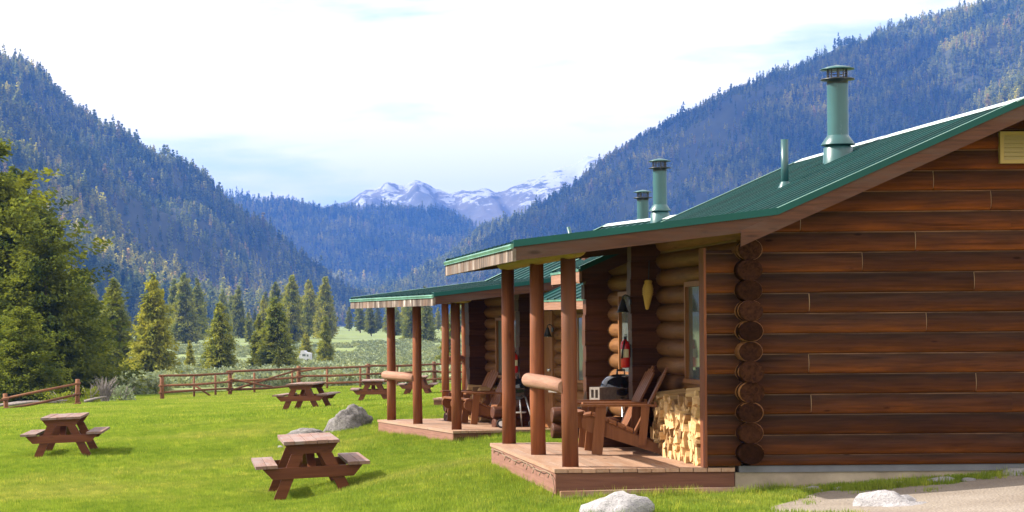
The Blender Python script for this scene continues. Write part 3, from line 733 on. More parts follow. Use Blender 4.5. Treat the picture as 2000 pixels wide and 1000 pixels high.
def cabin(name, label, loc, rotz, by0, by1, deck_l, p0, p1, m0, m1, low, posts, rail, stubs, windows, doors, flues, pipes, simple=False):
    root = thing(name, label, 'cabin', loc, rotz, 'log cabins in a row')
    rnd = random.Random(hash(name + str(round(loc[1]))) % 1000)
    # ---- foundation and closed core of walls
    fm = MB(); fm.box(1.755, 7.10, by0 + 0.015, by1, -0.6, 0.245); fm.build('foundation', M['concrete'], root)
    fl = MB(); fl.box(1.79, 7.11, by0 - 0.005, by1, 0.2455, 0.309); fl.build('sill_flashing', M['flash'], root)
    cm = MB(); pr = [(2.0, 0.31), (7.0, 0.31), (7.0, zmain(7.0) - 0.10), (4.45, 3.70), (2.0, zmain(2.0) - 0.10)]
    cm.poly_y(pr, by0 + 0.06, by1 - 0.03); core = cm.build('wall_core', M['log_x'], root)
    # ---- gable siding, course by course with staggered butt joints
    g = bpy.data.objects.new('gable_wall', None); COL.objects.link(g); g.parent = root
    z, k = 0.312, 0
    cut = {0: [5.70], 1: [4.55, 6.1], 2: [4.95], 3: [2.49, 5.6], 4: [4.1], 5: [2.47, 4.9], 6: [5.55], 7: [3.62, 6.0], 8: [2.48, 5.2], 9: [4.09], 10: [3.0, 5.9], 11: [3.52, 5.0], 12: [2.40, 5.5], 13: [4.26], 14: [3.70, 6.0], 15: [3.72, 5.3], 16: [4.9], 17: [4.0]}
    while z < 3.68:
        h = 0.105 if k == 0 else PITCH
        def left(zz): return max(2.0 if k > 11 else 1.90, 2.05 + (zz - 2.77 + 0.075) / 0.4375)
        def right(zz): return min(7.0, 8.9 - (2.05 + (zz - 2.77 + 0.075) / 0.4375))
        if left(z) > 4.38: break
        js = [c for c in cut.get(k, [4.3]) if left(z + h) + 0.12 < c < right(z + h) - 0.12]
        ends = [left] + js + [right]
        for a, b in zip(ends[:-1], ends[1:]):
            m = MB()
            fa = a if callable(a) else (lambda zz, a=a: a + 0.0035); fb = b if callable(b) else (lambda zz, b=b: b - 0.0035)
            ff = lambda zz, f=fa: min(f(zz), 4.45); gg = lambda zz, f=fb: max(f(zz), 4.45) if f is right else f(zz)
            m.poly_x(dlog_profile(z, h - 0.002, by0 + 0.005 * rnd.random()), ff, gg)
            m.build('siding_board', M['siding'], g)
            if not callable(a):
                q = MB(); q.poly_x(dlog_profile(z + 0.012, h - 0.022, by0 + 0.006), a - 0.0033, a + 0.0033); q.build('joint_filler', M['filler'], g)
        # short wing in front of the porch wall
        if z < 2.30:
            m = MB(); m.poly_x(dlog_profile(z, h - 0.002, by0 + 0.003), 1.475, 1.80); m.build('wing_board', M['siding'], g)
        z += h; k += 1
    tm = MB(); tm.box(1.452, 1.476, by0 - 0.035, by0 + 0.16, 0.297, 2.44); tm.build('corner_board', M['post'], g)
    wb = MB(); wb.box(1.478, 1.80, by0 + 0.056, by0 + 0.14, 0.31, 2.42); wb.build('wing_backing', M['log_x'], g)
    # louvred vent under the peak
    v = MB(); zc0, zc1 = 3.235, 3.545; x0, x1 = 4.335, 4.70
    for (a, b, c, d) in ((x0, x1, zc0, zc0+0.035), (x0, x1, zc1-0.035, zc1), (x0, x0+0.035, zc0+0.035, zc1-0.035), (x1-0.035, x1, zc0+0.035, zc1-0.035)):
        v.box(a, b, by0 - 0.085, by0 - 0.03, c, d)
    vo = v.build('gable_vent', M['vent_frame'], root)
    for i in range(6):
        zz = zc0 + 0.05 + i * 0.042; s = MB(); s.bar((x0+0.035, by0-0.062, zz), (x1-0.035, by0-0.062, zz), (0, 0.5, 1), 0.05, 0.008); s.build('slat', M['vent'], vo)
    bk = MB(); bk.box(x0+0.035, x1-0.035, by0-0.045, by0-0.04, zc0+0.035, zc1-0.035); bk.build('backing', M['dark'], vo)
    # ---- porch-side log wall, logs run in depth and are cut at the openings
    fw = bpy.data.objects.new('front_wall', None); COL.objects.link(fw); fw.parent = root
    opens = [(a, b, c, d) for (a, b, c, d) in windows] + [(a, b, 0.30, 2.22) for (a, b) in doors]
    for i in range(12):
        zc = 0.44 + PITCH * i
        segs = [(by0 - 0.17 + rnd.uniform(-0.02, 0.02), by1 + 0.12)]
        for (a, b, c, d) in opens:
            if c - 0.02 < zc < d + 0.02:
                segs = [q for s in segs for q in ((s[0], min(s[1], a)), (max(s[0], b), s[1])) if q[1] - q[0] > 0.05]
        for (a, b) in segs:
            m = MB(); xj, rj = (rnd.uniform(-0.012, 0.012), rnd.uniform(0.93, 1.04)) if a < by0 else (0, 1)
            m.tube([(1.87, a, zc), (1.87, a + 0.012, zc), (1.87, b - 0.012, zc), (1.87, b, zc)], [0.117, 0.123, 0.124, 0.112], 18, True, 0.86)
            lg = m.build('log', M['log_y'], fw)
            if a < by0:
                em = MB(); em.tube([(1.87 + xj, a - 0.004 - 0.05*rnd.random(), zc), (1.87 + xj*0.5, a + 0.09, zc)], [0.116*rj, 0.126*rj], 18, True, 0.86*rnd.uniform(0.96, 1.08)); em.build('log_end', M['log_end'], fw)
        if not opens: break
    # ---- cross-wall stubs that stick out of the porch wall
    for sy in stubs:
        st = bpy.data.objects.new('cross_wall', None); COL.objects.link(st); st.parent = root
        m = MB(); m.box(1.49, 1.80, sy - 0.05, sy + 0.05, 0.30, 2.55); m.build('wall_core', M['log_x'], st)
        for i in range(12):
            zc = 0.34 + PITCH * i
            if zc > 2.55: break
            x0 = 1.46 + rnd.uniform(-0.012, 0.012) if zc > 0.72 else 1.03 + rnd.uniform(-0.02, 0.02)
            m = MB()
            if zc > 0.72:
                pf_ = dlog_profile(zc - PITCH/2, PITCH - 0.003, sy - 0.075, 0.035)[1:-1]
                m.poly_x(pf_ + [(2*sy - yy, zz) for yy, zz in reversed(pf_)], x0, 1.80)
            else: m.tube([(x0, sy, zc), (x0 + 0.02, sy, zc), (1.80, sy, zc)], [0.098, 0.108, 0.108], 14, True, 0.95)
            m.build('log', M['log_x'], st)
    # ---- windows
    for (a, b, c, d) in windows:
        fr = MB(); x0, x1 = 1.735, 1.90; w = 0.055
        fr.box(x0, x1, a + 0.004, a + w, c, d); fr.box(x0, x1, b - w, b - 0.004, c, d); fr.box(x0, x1, a + w, b - w, d - w, d); fr.box(x0 - 0.03, x1, a + w, b - w, c, c + w*0.8)
        wo = fr.build('window', M['trim'], root)
        mm = MB(); mm.box(x0 + 0.03, x0 + 0.055, (a+b)/2 - 0.02, (a+b)/2 + 0.02, c + w*0.8, d - w); mm.build('mullion', M['trim'], wo)
        for (p, q) in ((a + w, (a+b)/2 - 0.02), ((a+b)/2 + 0.02, b - w)):
            pn = MB(); pn.box(x0 + 0.04, x0 + 0.046, p, q, c + w*0.8, d - w); pn.build('pane', M['glass'], wo)
    for (a, b) in doors:
        dm = MB(); dm.box(1.76, 1.81, a + 0.07, b - 0.07, 0.30, 2.14); do = dm.build('door', M['trim'], root)
        df = MB(); df.box(1.73, 1.90, a + 0.003, a + 0.068, 0.30, 2.21); df.box(1.73, 1.90, b - 0.068, b - 0.003, 0.30, 2.21); df.box(1.73, 1.90, a + 0.068, b - 0.068, 2.142, 2.21); df.build('door_frame', M['trim'], do)
        hm = MB(); hm.tube([(1.70, a + 0.14, 1.25), (1.76, a + 0.14, 1.25)], 0.022, 10); hm.build('handle', M['chrome'], do)
    # ---- deck
    dk = bpy.data.objects.new('porch_deck', None); COL.objects.link(dk); dk.parent = root
    nb = 13; bw = 1.765 / nb
    for i in range(nb):
        m = MB(); e0, e1 = rnd.uniform(-0.012, 0.006), rnd.uniform(-0.01, 0.01); dz = rnd.uniform(-0.002, 0.002)
        m.box(-0.02 + i*bw + 0.004, -0.02 + (i+1)*bw - 0.003, -0.02 + e0, deck_l + 0.02 + e1, 0.257 + dz, 0.295 + dz); m.build('deck_board', M['deck'], dk)
    m = MB(); m.box(0.0, 1.745, 0.0, 0.04, 0.045, 0.2545); m.build('skirt_board', M['deck_face'], dk)
    m = MB(); m.box(-0.001, 0.036, 0.041, deck_l, 0.045, 0.2545); m.build('skirt_board', M['deck_face_y'], dk)
    m = MB(); m.box(0.037, 1.745, deck_l - 0.04, deck_l - 0.001, 0.045, 0.2545); m.build('skirt_board', M['deck_face'], dk)
    for py in (0.3, deck_l * 0.5, deck_l - 0.45):
        for px in (0.3, 1.5): m = MB(); m.box(px, px + 0.15, py, py + 0.15, -0.5, 0.045); m.build('pier', M['concrete'], dk)
        m = MB(); m.box(0.04, 1.74, py, py + 0.04, 0.046, 0.252); m.build('joist', M['log_x'], dk)
    # ---- posts, rail, beam
    for py in posts:
        m = MB(); j = [rnd.uniform(-0.008, 0.008) for _ in range(8)]
        m.tube([(0.19 + j[0], py, 0.29), (0.19 + j[1], py + j[2], 0.9), (0.19 + j[3], py + j[4], 1.6), (0.19, py, 2.36)], [0.082, 0.080, 0.077, 0.075], 18); m.build('porch_post', M['post'], root)
    if rail:
        ya, yb = posts[rail[0]], posts[rail[1]]
        m = MB(); m.tube([(0.145, ya - 0.02, 1.085), (0.140, ya + 0.4*(yb-ya), 1.10), (0.10, yb + 0.05, 1.105), (0.098, yb + 0.10, 1.105), (0.095, yb + 0.13, 1.105)], [0.070, 0.074, 0.077, 0.068, 0.042], 16); m.build('porch_rail', M['rail'], root)
    m = MB(); m.tube([(0.19, p0 + 0.30, 2.445), (0.19, p0 + 0.36, 2.445), (0.19, p1 - 0.4, 2.445), (0.19, p1 - 0.36, 2.445)], [0.085, 0.105, 0.105, 0.09], 16, True, 0.9); m.build('porch_beam', M['beam'], root)
    # ---- roof: decking, ribbed sheets, trims, fascia boards
    rf = bpy.data.objects.new('roof', None); COL.objects.link(rf); rf.parent = root
    def slab(pts, y0, y1, th, nm, mat, off=0.012):
        top = [(x, z - off) for x, z in pts]; bot = [(x, z - off - th) for x, z in reversed(pts)]
        mm = MB(); mm.poly_y(top + bot, y0, y1); return mm.build(nm, mat, rf)
    pp = [(-0.44, zporch(-0.44)), (2.05, zporch(2.05))]
    slab(pp, p0 + 0.03, p1 - 0.03, 0.04, 'porch_decking', M['soffit'])
    ml = [(2.055, 2.772), (4.45, 3.82)]
    slab(ml, m0 + 0.03, m1 - 0.03, 0.05, 'roof_decking', M['soffit'])
    mr_ = [(4.455, 3.818), (7.74, zmain(7.74))]
    slab(mr_, m0 + 0.03, m1 - 0.03, 0.05, 'roof_decking', M['soffit'])
    ribbed(p0, p1, [(-0.47, zporch(-0.47)), (2.06, zporch(2.06))]).build('roof_sheet', M['roof'], rf)
    ribbed(m0, m1, [(2.04, 2.768), (4.45, 3.82)]).build('roof_sheet', M['roof'], rf)
    ribbed(m0, m1, [(4.45, 3.82), (7.76, zmain(7.76))]).build('roof_sheet', M['roof'], rf)
    lowx = 1.16
    for (a, b) in low:
        zl = 2.77 + 0.4375 * (lowx - 2.05)
        slab([(lowx + 0.02, zl + 0.009), (2.05, 2.77)], a + 0.03, b - 0.03, 0.045, 'eave_decking', M['soffit'])
        ribbed(a, b, [(lowx, zl), (2.045, 2.769)]).build('roof_sheet', M['roof'], rf)
        m = MB(); m.box(lowx - 0.012, lowx + 0.022, a, b, zl - 0.16, zl - 0.035); m.build('eave_fascia', M['rail'], rf)
        m = MB(); m.box(lowx - 0.022, lowx + 0.02, a - 0.002, b + 0.002, zl - 0.034, zl - 0.006); m.build('drip_edge', M['roof_edge'], rf)
    rc = MB(); cp = [(4.33, zmain(4.33) + 0.026), (4.45, 3.850), (4.57, zmain(4.57) + 0.026), (4.57, zmain(4.57) + 0.021), (4.45, 3.843), (4.33, zmain(4.33) + 0.021)]
    rc.poly_y(cp, m0 - 0.02, m1 + 0.02); rc.build('ridge_cap', M['ridge'], rf)
    def rake(pts, y, s, hgt_t, hgt_f, x_f0=None, xf1=None):
        """metal trim and timber fascia along a rake at depth y; s = -1 near side, +1 far side"""
        (xa, za), (xb, zb) = pts
        m = MB(); m.add([(xa, y, za + 0.030), (xb, y, zb + 0.030), (xb, y, zb + 0.030 - hgt_t), (xa, y, za + 0.030 - hgt_t),
                         (xa, y - s*0.012, za + 0.030), (xb, y - s*0.012, zb + 0.030), (xb, y - s*0.012, zb + 0.030 - hgt_t), (xa, y - s*0.012, za + 0.030 - hgt_t)],
                        [(0,1,2,3), (7,6,5,4), (0,4,5,1), (1,5,6,2), (2,6,7,3), (3,7,4,0)]); m.build('rake_trim', M['roof_trim'], rf)
        m = MB(); m.add([(xa, y - s*0.012, za + 0.0305), (xb, y - s*0.012, zb + 0.0305), (xb, y - s*0.085, zb + 0.029), (xa, y - s*0.085, za + 0.029),
                         (xa, y - s*0.012, za + 0.0265), (xb, y - s*0.012, zb + 0.0265), (xb, y - s*0.085, zb + 0.025), (xa, y - s*0.085, za + 0.025)],
                        [(0,1,2,3), (7,6,5,4), (0,4,5,1), (1,5,6,2), (2,6,7,3), (3,7,4,0)]); m.build('rake_flange', M['roof_edge'], rf)
        fa, fz = (xa, za) if x_f0 is None else (x_f0, za + (zb - za) * (x_f0 - xa) / (xb - xa))
        m = MB(); t0 = 0.030 - hgt_t + 0.004; yy = y - s * 0.014
        m.add([(fa, yy, fz + t0), (xb, yy, zb + t0), (xb, yy, zb + t0 - hgt_f), (fa, yy, fz + t0 - hgt_f),
               (fa, yy - s*0.04, fz + t0), (xb, yy - s*0.04, zb + t0), (xb, yy - s*0.04, zb + t0 - hgt_f), (fa, yy - s*0.04, fz + t0 - hgt_f)],
              [(0,1,2,3), (7,6,5,4), (0,4,5,1), (1,5,6,2), (2,6,7,3), (3,7,4,0)]); m.build('rake_fascia', M['fascia'], rf)
    tot, tof = 0.066, 0.150
    if p0 <= m0 + 0.05:
        rake([(-0.47, zporch(-0.47)), (2.05, zporch(2.05))], p0 - 0.005, -1, tot, 0.135)
        rake([(2.05, 2.77), (4.45, 3.82)], m0 - 0.009, -1, tot, tof, 1.70)
    else:
        rake([(-0.47, zporch(-0.47)), (2.05, zporch(2.05))], p0 - 0.005, -1, tot, 0.135)
        rake([(lowx, 2.38), (4.45, 3.82)], m0 - 0.009, -1, tot, tof)
    rake([(7.76, zmain(7.76)), (4.45, 3.82)], m0 - 0.009, -1, tot, tof)
    rake([(-0.47, zporch(-0.47)), (2.05, zporch(2.05))], p1 + 0.005, 1, tot, 0.135)
    if p1 < m1 - 0.3:
        for (a, b) in low: rake([(lowx, 2.38), (2.05, 2.77)], a - 0.008, -1, tot, 0.15)
        rake([(lowx, 2.38), (4.45, 3.82)], m1 + 0.009, 1, tot, tof)
    else: rake([(2.05, 2.77), (4.45, 3.82)], m1 + 0.009, 1, tot, tof)
    # eave along the porch: weathered boards, drip edge of folded metal
    ze = zporch(-0.47); L = p1 - p0; jt = p0 + 0.42 * L
    for (a, b) in ((p0 + 0.002, jt - 0.004), (jt + 0.004, p1 - 0.002)):
        m = MB(); dz = rnd.uniform(-0.004, 0.004); m.box(-0.480, -0.445, a, b, ze - 0.175 + dz, ze - 0.050); m.build('eave_fascia', M['weathered'], rf)
    de = MB(); de.add([(-0.490, p0 - 0.004, ze - 0.006), (-0.502, p0 - 0.004, ze - 0.020), (-0.489, p0 - 0.004, ze - 0.046), (-0.500, p0 - 0.004, ze - 0.056), (-0.470, p0 - 0.004, ze - 0.048), (-0.470, p0 - 0.004, ze - 0.004),
                       (-0.490, p1 + 0.004, ze - 0.006), (-0.502, p1 + 0.004, ze - 0.020), (-0.489, p1 + 0.004, ze - 0.046), (-0.500, p1 + 0.004, ze - 0.056), (-0.470, p1 + 0.004, ze - 0.048), (-0.470, p1 + 0.004, ze - 0.004)],
                      [(0,1,7,6), (1,2,8,7), (2,3,9,8), (3,4,10,9), (4,5,11,10), (5,0,6,11), (5,4,3,2,1,0), (6,7,8,9,10,11)])
    de.build('drip_edge', M['roof_edge'], rf)
    # frieze board above the logs
    m = MB(); m.box(1.80, 1.83, p0 + 0.55, p1 - 0.2, 2.42, 2.69); m.build('frieze_board', M['soffit'], root)
    for f in flues: chimney(root, *f)
    for p in pipes: vent_pipe(root, *p)
    return root

DECK1 = (3.44, 20.0, 0.0)
c1 = cabin('log_cabin', 'near brown log cabin with green metal roof and its gable wall facing us', DECK1, 0.0,
    0.0, 6.35, 4.45, -0.5, 4.9, -0.5, 6.9, [(4.9, 6.9)], [0.30, 2.2, 4.3], (0, 1), [3.5, 6.3],
    [(0.75, 2.0, 1.07, 2.15), (4.45, 5.5, 1.07, 2.10)], [(3.68, 4.40)],
    [(3.92, 3.65, zmain(3.92), 0.87)], [(3.06, 2.8, zmain(3.06), 0.53)])
YAW2 = R(11.5)
DECK2 = (4.02, 32.9, -0.295)
c2 = cabin('log_cabin', 'middle log cabin, turned slightly, beyond the near cabin and its porch posts', DECK2, YAW2,
    -2.7, 3.6, 4.25, -0.5, 4.35, -3.2, 4.3, [(-3.2, -0.55)], [0.42, 2.5, 4.05], (1, 2), [1.0, 3.55],
    [(-1.5, -0.3, 1.07, 2.15), (1.65, 2.85, 1.07, 2.12)], [(0.10, 0.85)],
    [(4.37, 1.76, 3.78, 0.86)], [])
YAW3 = R(-20)
DECK3 = (4.88, 43.3, -0.145)
c3 = cabin('log_cabin', 'farthest log cabin, mostly hidden, its corner post and deck seen past the middle one', DECK3, YAW3,
    0.0, 6.35, 4.45, -0.5, 4.9, -0.5, 6.9, [(4.9, 6.9)], [0.30, 2.2, 4.3], (0, 1), [3.5, 6.3],
    [(0.75, 2.0, 1.07, 2.15), (4.45, 5.5, 1.07, 2.10)], [(3.68, 4.40)],
    [(4.30, 0.7, 3.74, 0.66)], [(2.6, 3.0, zmain(2.6), 0.98, 0.25)])
stp = MB(); stp.box(-0.06, 1.2, -0.42, -0.06, -0.25, 0.02); stp.build('deck_step', M['plank'], c3)

def local(deck, yaw, x, y, z=0.0):
    return (deck[0] + x*math.cos(yaw) - y*math.sin(yaw), deck[1] + x*math.sin(yaw) + y*math.cos(yaw), deck[2] + z)

# ------------------------------------------------------------------ adirondack chairs
def chair(label, loc, rotz, group='wooden porch armchairs'):
    t = thing('adirondack_chair', label, 'chair', loc, rotz, group); w = 0.29
    for s in (-1, 1):
        m = MB(); m.bar((0.04, s*w, 0.0), (0.09, s*w, 0.515), (1, 0, 0), 0.115, 0.028); m.build('front_leg', M['chair'], t)
        m = MB(); pr = [(-0.09, 0.40), (-0.12, 0.36), (-0.115, 0.29), (-0.06, 0.245), (0.72, 0.0), (0.86, 0.0), (0.82, 0.06), (0.42, 0.225), (0.05, 0.385), (-0.03, 0.41)]
        m.poly_y(pr, s*w - s*0.046 - 0.014, s*w - s*0.046 + 0.014); m.build('seat_rail', M['chair'], t)
        m = MB(); m.bar((0.52, s*(w+0.001), 0.10), (0.56, s*(w+0.001), 0.515), (1, 0, 0), 0.085, 0.028); m.build('rear_leg', M['chair'], t)
        m = MB(); m.add([(x, s*w + y, z) for z in (0.518, 0.543) for x, y in ((-0.11, -0.055), (-0.13, -0.02), (-0.13, 0.03), (-0.10, 0.065), (0.30, 0.075), (0.68, 0.035), (0.68, -0.035), (0.30, -0.05))],
              [tuple(range(7, -1, -1)), tuple(range(8, 16))] + [(i, (i+1) % 8, (i+1) % 8 + 8, i + 8) for i in range(8)]); m.build('armrest', M['chair'], t)
    for k, (x, z) in enumerate(((-0.06, 0.425), (0.03, 0.415), (0.12, 0.378), (0.21, 0.338), (0.30, 0.300), (0.385, 0.262))):
        m = MB(); m.bar((x, -w - 0.012, z), (x, w + 0.012, z), (1, 0, -0.42 if k else 0.2), 0.082, 0.022); m.build('seat_slat', M['chair'], t)
    for k in range(5):
        y = (k - 2) * 0.112; top = 0.93 - abs(k - 2) * 0.035; m = MB()
        m.bar((0.43, y*0.92, 0.20), (0.43 + (top - 0.2) * 0.50, y*1.06, top), (0, 1, 0), 0.098, 0.022, 0.98); m.build('back_slat', M['chair'], t)
    m = MB(); m.bar((0.66, -w - 0.02, 0.535), (0.66, w + 0.02, 0.535), (0, 0, 1), 0.07, 0.028); m.build('back_brace', M['chair'], t)
    return t
zt = 0.296
chair('brown slatted armchair next to the firewood on the near cabin porch', local(DECK1, 0, 0.83, 2.42, zt), -0.20)
chair('brown slatted armchair by the black kettle grill, partly behind its twin', local(DECK1, 0, 0.84, 3.10, zt), -0.06)
chair('brown slatted armchair on the porch of the middle cabin between two posts', local(DECK2, YAW2, 0.98, 2.20, zt), YAW2 - 0.05)
chair('brown armchair farther back on the middle cabin porch, mostly hidden by its twin', local(DECK2, YAW2, 0.98, 2.95, zt), YAW2)

# ------------------------------------------------------------------ firewood
def split_log(seed):
    rg = random.Random(seed); L = 0.36 + rg.random() * 0.06; kind = rg.random()
    if kind < 0.55: base = [(0, 0), (rg.uniform(.07, .11), rg.uniform(-.02, .02)), (rg.uniform(.03, .07), rg.uniform(.07, .11))]
    elif kind < 0.9: base = [(0, 0), (rg.uniform(.06, .10), rg.uniform(-.02, .01)), (rg.uniform(.06, .10), rg.uniform(.05, .08)), (rg.uniform(-.01, .02), rg.uniform(.05, .09))]
    else:
        r = rg.uniform(.03, .045); base = [(r + r*math.cos(a*math.pi/4), r + r*math.sin(a*math.pi/4)) for a in range(8)]
    cx = sum(p[0] for p in base)/len(base); cz = sum(p[1] for p in base)/len(base)
    m = MB(); n = len(base); vs = []
    for x, k in ((0.0, 1.0), (L, rg.uniform(0.85, 1.1))):
        sh = (rg.uniform(-.01, .01), rg.uniform(-.01, .01))
        vs += [(x + rg.uniform(-0.012, 0.012), (p[0]-cx)*k + sh[0], (p[1]-cz)*k + sh[1]) for p in base]
    m.add(vs, [tuple(range(n)), tuple(range(2*n-1, n-1, -1))] + [(i, (i+1) % n, (i+1) % n+n, i+n) for i in range(n)])
    me = m.mesh('firewood_log'); me.materials.append(M['firewood']); return me
log_meshes = [split_log(s) for s in range(16)]
ROWS = ['bottom', 'second', 'third', 'fourth', 'fifth', 'sixth', 'seventh', 'eighth', 'top']
def wood_stack(deck, yaw, x, y0, y1, h0, h1, label, group, seed, ends):
    rg = random.Random(seed); y = y0; col = 0; n = 0
    while y < y1:
        H = h0 + (h1 - h0) * (y - y0) / (y1 - y0) + rg.uniform(-0.05, 0.05); z = zt + 0.045; row = 0
        sect = ends[min(2, int(3 * (y - y0) / (y1 - y0)))]
        while z < zt + H:
            o = bpy.data.objects.new('firewood_log', log_meshes[rg.randrange(16)]); COL.objects.link(o)
            o.location = local(deck, yaw, x + rg.uniform(-0.045, 0.035), y + rg.uniform(-0.018, 0.018), z)
            o.rotation_euler = (rg.uniform(0, 6.28), rg.uniform(-0.07, 0.07), yaw + rg.uniform(-0.12, 0.12))
            o.scale = (1, rg.uniform(1.05, 1.45), rg.uniform(1.0, 1.4))
            tag(o, label % (ROWS[min(row, 8)], sect), 'firewood', group + ', ' + sect); n += 1; row += 1
            z += rg.uniform(0.074, 0.092)
        y += 0.093; col += 1
    return n
print('logs', wood_stack(DECK1, 0, 1.46, 0.22, 2.33, 0.70, 0.58, 'split firewood log, %s row of the near porch stack, %s', 'firewood stacked on the near porch', 5, ('wing-wall end', 'middle', 'armchair end')))
print('logs', wood_stack(DECK2, YAW2, 1.42, 2.75, 3.40, 0.55, 0.62, 'split firewood log, %s row of the middle cabin stack, %s', 'firewood stacked on the middle porch', 6, ('armchair end', 'middle', 'far end')))

# ------------------------------------------------------------------ kettle grills
def grill(label, loc, rotz):
    t = thing('kettle_grill', label, 'grill', loc, rotz, 'black kettle grills on the porches'); r = 0.235; zc = 0.66
    m = MB(); m.lathe([(0.03, zc-0.20), (0.10, zc-0.185), (0.18, zc-0.125), (0.222, zc-0.05), (r, zc), (r+0.006, zc+0.004), (r-0.01, zc+0.004)], (0,0,0), 28); bw = m.build('bowl', M['enamel'], t)
    m = MB(); m.lathe([(r+0.008, zc+0.006), (r+0.006, zc+0.02), (0.215, zc+0.075), (0.165, zc+0.125), (0.09, zc+0.152), (0.0, zc+0.16)], (0,0,0), 28); lid = m.build('lid', M['enamel'], t)
    m = MB(); m.tube([(0, -0.065, zc+0.15), (0, -0.06, zc+0.205), (0, 0.06, zc+0.205), (0, 0.065, zc+0.15)], 0.012, 8); m.build('handle', M['black_metal'], lid)
    m = MB(); m.lathe([(0.045, zc+0.150), (0.045, zc+0.158), (0.0, zc+0.160)], (-0.10, 0.05, -0.022), 14); m.build('vent_disc', M['chrome'], lid)
    for (a, wheel) in ((0.3, True), (2.4, True), (4.4, False)):
        p = Vector((0.15*math.cos(a), 0.15*math.sin(a), zc-0.15)); q = Vector((0.30*math.cos(a), 0.30*math.sin(a), 0.075 if wheel else 0.0))
        m = MB(); m.tube([p, q], 0.013, 8); m.build('leg', M['chrome'], t)
        if wheel:
            d = Vector((-math.sin(a), math.cos(a), 0)) * 0.0 + Vector((0, 1, 0))
            m = MB(); c = Vector((q.x, q.y, 0.076)); m.tube([c - d*0.02, c + d*0.02], 0.074, 18); wo = m.build('wheel', M['rubber'], t)
            m = MB(); m.tube([c - d*0.024, c + d*0.024], 0.045, 14); m.build('hub_cap', M['white'], wo)
    m = MB(); m.lathe([(0.0, 0.24), (0.12, 0.245), (0.14, 0.262), (0.135, 0.262), (0.0, 0.250)], (0,0,0), 18); m.build('ash_pan', M['chrome'], t)
    m = MB(); m.tube([(-r, -0.08, zc-0.03), (-r-0.05, -0.06, zc-0.03), (-r-0.05, 0.06, zc-0.03), (-r, 0.08, zc-0.03)], 0.012, 8); m.build('side_handle', M['chrome'], t)
    return t
grill('black kettle grill with closed lid behind the armchairs of the near porch', local(DECK1, 0, 1.47, 4.05, zt), 2.2)
grill('black kettle grill on wheels seen between posts on the middle cabin porch', local(DECK2, YAW2, 1.30, 0.55, zt), YAW2 + 2.9)

# ------------------------------------------------------------------ extinguishers, lamps, block, ornament
def extinguisher(label, loc, rotz):
    t = thing('fire_extinguisher', label, 'extinguisher', loc, rotz, 'red fire extinguishers on the cabins')
    m = MB(); m.lathe([(0.0, -0.17), (0.048, -0.165), (0.053, -0.15), (0.053, 0.09), (0.045, 0.125), (0.02, 0.145), (0.018, 0.16)], (0,0,0), 18); b = m.build('cylinder', M['red'], t)
    m = MB(); m.add([(0.0545*math.cos(a), 0.0545*math.sin(a), z) for z in (-0.05, 0.045) for a in np.linspace(3.4, 5.3, 7)], [(i, i+1, i+8, i+7) for i in range(6)], True); m.build('label', M['paper'], b)
    m = MB(); m.box(-0.016, 0.016, -0.016, 0.016, 0.155, 0.185); m.box(-0.012, 0.012, -0.075, 0.01, 0.186, 0.196); m.box(-0.012, 0.012, -0.065, 0.01, 0.205, 0.214); m.build('valve', M['black_metal'], t)
    m = MB(); m.tube([(0, -0.02, 0.17), (-0.02, -0.06, 0.14), (-0.045, -0.06, 0.02), (-0.05, -0.05, -0.06)], [0.010, 0.010, 0.010, 0.013], 8); m.build('hose', M['rubber'], t)
    m = MB(); m.box(0.035, 0.062, -0.02, 0.02, -0.05, 0.10); m.build('wall_bracket', M['black_metal'], t)
extinguisher('red fire extinguisher with yellow label hung above the grill on the near cabin', local(DECK1, 0, 1.395, 3.42, 1.37), 0.0)
extinguisher('red fire extinguisher hung above the wheeled grill on the middle cabin', local(DECK2, YAW2, 1.40, 0.95, 1.36), YAW2)
def lamp(label, loc, rotz):
    t = thing('wall_lamp', label, 'lamp', loc, rotz, 'black bell lamps under the porches')
    m = MB(); m.lathe([(0.014, 0.085), (0.022, 0.07), (0.034, 0.03), (0.062, -0.05), (0.075, -0.065), (0.070, -0.065), (0.03, 0.02), (0.0, 0.05)], (0,0,0), 18); m.build('lamp_shade', M['black_metal'], t)
    m = MB(); m.tube([(0.085, 0, 0.05), (0.075, 0, 0.12), (0.03, 0, 0.135), (0, 0, 0.115), (0, 0, 0.08)], 0.008, 8); m.build('arm', M['black_metal'], t)
    m = MB(); m.lathe([(0.0, -0.072), (0.022, -0.06), (0.028, -0.035), (0.015, -0.005)], (0,0,0), 12); m.build('bulb', M['white'], t)
    m = MB(); m.tube([(0.075, 0, 0.05), (0.095, 0, 0.05)], 0.04, 14); m.build('wall_plate', M['black_metal'], t)
lamp('black bell-shaped lamp above the fire extinguisher of the near cabin', local(DECK1, 0, 1.37, 3.42, 1.90), 0.0)
lamp('black bell-shaped lamp beside the door of the middle cabin', local(DECK2, YAW2, 1.62, 0.02, 1.86), YAW2)
def block(label, loc, rotz):
    m = MB(); L, w, h = 0.24, 0.19, 0.15
    # hollow block: outer walls and one web, open towards -x
    m.box(0, L, -w/2, -w/2+0.03, 0, h); m.box(0, L, w/2-0.03, w/2, 0, h); m.box(0, L, -w/2+0.03, w/2-0.03, 0, 0.028); m.box(0, L, -w/2+0.03, w/2-0.03, h-0.028, h)
    m.box(0, L, -0.014, 0.014, 0.028, h-0.028); m.box(L-0.02, L-0.001, -w/2+0.03, -0.014, 0.028, h-0.028); m.box(L-0.02, L-0.001, 0.014, w/2-0.03, 0.028, h-0.028)
    o = m.build('concrete_block', M['block']); o.location = loc; o.rotation_euler = (0, 0, rotz)
    tag(o, label, 'block', 'hollow concrete blocks on the log stubs')
